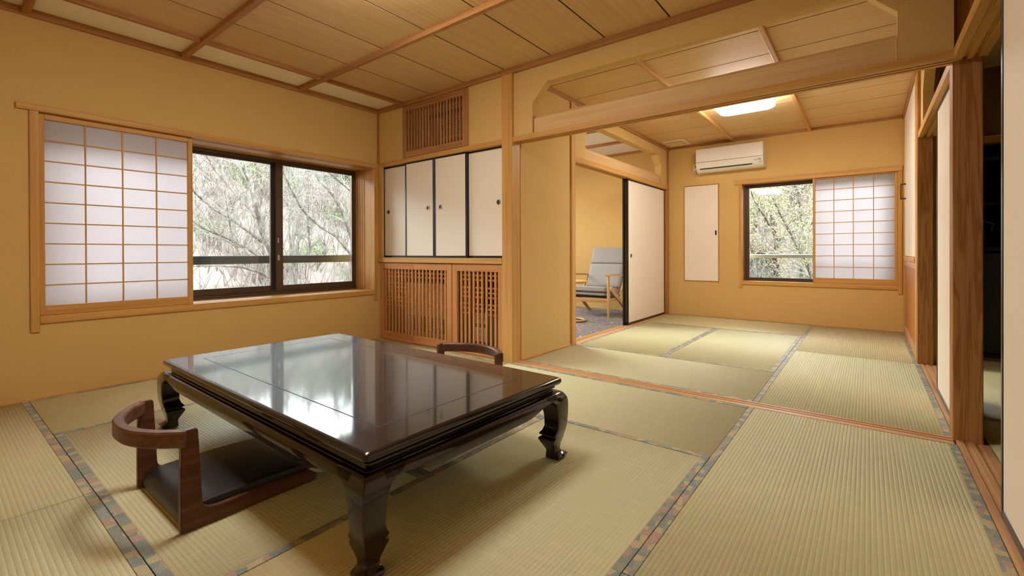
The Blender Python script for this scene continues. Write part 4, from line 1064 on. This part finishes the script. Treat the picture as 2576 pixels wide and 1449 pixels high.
EE = [[(-1.09,11.2,.36,.039),(-1.09,11.2,.71,.037),(-1.08,11.2,1.12,.036),(-1.08,11.2,1.58,.035),(-1.11,11.2,1.99,.033),(-1.17,11.2,2.29,.032)],[(-.9,11.2,1.57,.014),(-1.09,11.2,1.76,.011),(-1.2,11.2,1.93,.009),(-1.26,11.2,2.07,.007)],[(-1.08,11.2,1.58,.011),(-.97,11.2,1.34,.009),(-.9,11.2,1.09,.007)]]
GT = 'trees outside the windows'
tree('bare_tree', 'bare pale tree with long limbs reaching left outside the big window', A, zwest(-8.5, 4), BARK, TWIG, 260, .9, LEAFO, 700, GT, base=(-8.5, 4.3, zwest(-8.5, 4.3)), lsz=.012)
tree('bare_tree', 'bare tree with a dark slanting limb in the right window pane', B, zwest(-9.6, 6.4), BARK, TWIG, 200, .9, LEAFY, 500, GT, base=(-9.6, 6.8, zwest(-9.6, 6.8)), lsz=.013)
tree('bare_tree', 'slender upright bare tree behind the window lock stile', CC, zwest(-11, 5.6), BARK, TWIG, 220, .9, LEAFY, 600, GT, lsz=.015)
tree('leafy_tree', 'thin dark leaning tree outside the far window', D, znorth(-.8, 10.2), BARKD, TWIG, 160, 1.0, LEAFY, 1800, GT, tl=(.3,.9), depth_axis='y', base=(-.75, 10.2, znorth(-.75, 10.2)), lsz=.02)
tree('leafy_tree', 'pale straight trunk with green leaves outside the far window', EE, znorth(-1.1, 11.2), BARK, TWIG, 260, 1.1, LEAFO, 3600, GT, tl=(.4,1.3), depth_axis='y', lsz=.022)
# further trees on the slope: generated, each with its own trunk and twigs
def slope_tree(name, label, x, y, h, bark, twm, ntw, leaf=None, nleaf=0, lsz=.05, group=GT):
    g = zground(x, y); L0 = []; n = 6
    dx, dy = rng.uniform(-.5, .5), rng.uniform(-.6, .6)
    for i in range(n): k = (i+1)/n; L0.append((x+dx*k+rng.uniform(-.08,.08), y+dy*k+rng.uniform(-.1,.1), g+h*k, .07*(1-.75*k)))
    limbs = [L0]
    for q in range(6):
        i = rng.randint(0, n-2); px_, py_, pz_, pr = L0[i]; a = rng.uniform(0, 6.28); pts = wander((px_, py_, pz_), (math.cos(a), math.sin(a), .9), h*rng.uniform(.3,.55), 5, .2)
        limbs.append([(p.x, p.y, p.z, pr*.6*(1-.14*j)) for j, p in enumerate(pts)])
    tree(name, label, limbs, g, bark, twm, ntw, .9, leaf, nleaf, group, tl=(h*.10, h*.28), base=(x, y, g), lsz=lsz)
slope_tree('bare_tree', 'thin bare tree on the slope, far left of the big window view', -13.5, 4.6, 3.2, BARK, TWIGP, 260)
slope_tree('bare_tree', 'bare tree on the slope behind the left window pane', -15, 7.2, 3.0, BARK, TWIGP, 260)
slope_tree('bare_tree', 'bare tree on the slope behind the window lock', -16, 9.4, 3.0, BARK, TWIGP, 260)
slope_tree('bare_tree', 'bare tree on the slope behind the right window pane', -14.5, 10.2, 3.2, BARK, TWIG, 260)
slope_tree('cedar_tree', 'green cedar at the right edge of the big window', -12.2, 9.2, 4.2, BARKD, TWIGP, 200, LEAFD, 12000, .035)
slope_tree('leafy_tree', 'green leafy tree at the left edge of the far window', -3.4, 12.6, 3.6, BARKD, TWIG, 240, LEAFG, 9000, .03)
slope_tree('leafy_tree', 'bronze budding tree in the middle of the far window', -1.9, 14.2, 3.0, BARKD, TWIG, 240, LEAFO, 6000, .03)
slope_tree('leafy_tree', 'green leafy tree behind the pale straight trunk', -.3, 13.4, 3.3, BARKD, TWIG, 240, LEAFG, 9000, .03)
slope_tree('leafy_tree', 'yellow-green tree high on the slope behind the far window', -2.8, 16.5, 2.6, BARKD, TWIG, 240, LEAFY, 9000, .032)
# brush on both slopes: uncountable
def brush(name, label, cat, n, xr, yr, mat, hh):
    bm = bmesh.new()
    for k in range(n):
        x, y = rng.uniform(*xr), rng.uniform(*yr); g = zground(x, y)
        for q in range(2):
            pts = wander((x, y, g-.05), (rng.uniform(-.5,.5), rng.uniform(-.5,.5), 1), rng.uniform(*hh), 4, .25, .1)
            tube_bm(bm, pts, [.012, .010, .008, .006, .003], 3, False)
    o = obj_from_bm(name, bm, mat, None, (0,0,0)); tag(o, label, cat, None, 'stuff')
brush('brushwood', 'tangle of thin pinkish brushwood on the slope outside the big window', 'brushwood', 5200, (-24, -10), (1.5, 18), TWIGP, (.5, 1.7))
brush('undergrowth', 'tangle of pale undergrowth on the slope outside the far window', 'undergrowth', 2600, (-6, 2), (9.5, 20), TWIG, (.5, 1.5))
def foliage(name, label, n, xr, yr, mat, s0, clump):
    bm = bmesh.new()
    for k in range(clump):
        cx_, cy__ = rng.uniform(*xr), rng.uniform(*yr); cz_ = zground(cx_, cy__) + rng.uniform(.1, .9); rr = rng.uniform(.25, .7)
        for q in range(n//clump):
            c = Vector((cx_+rng.gauss(0, rr*.6), cy__+rng.gauss(0, rr*.6), cz_+rng.gauss(0, rr*.45)))
            u_ = Vector((rng.gauss(0,1), rng.gauss(0,1), rng.gauss(0,1))).normalized(); v_ = u_.orthogonal(); s = s0*rng.uniform(.6,1.3); v_.rotate(Matrix.Rotation(rng.uniform(0,6.28), 3, u_)); w_ = v_.cross(u_)
            bm.faces.new([bm.verts.new(c+v_*s), bm.verts.new(c+w_*s*.5), bm.verts.new(c-v_*s), bm.verts.new(c-w_*s*.5)])
    o = obj_from_bm(name, bm, mat, None, (0,0,0)); tag(o, label, 'shrubs', None, 'stuff')
foliage('evergreen_shrubs', 'scattered green shrub leaves on the slope outside the big window', 22000, (-24, -11), (2, 18), LEAFG, .028, 70)
foliage('yellow_green_shrubs', 'yellow-green shrub leaves on the slope outside the far window', 26000, (-6, 2), (9.5, 19), LEAFY, .03, 110)
foliage('dark_green_shrubs', 'dark green shrub leaves on the slope outside the far window', 18000, (-6, 2), (10.5, 20), LEAFD, .03, 80)
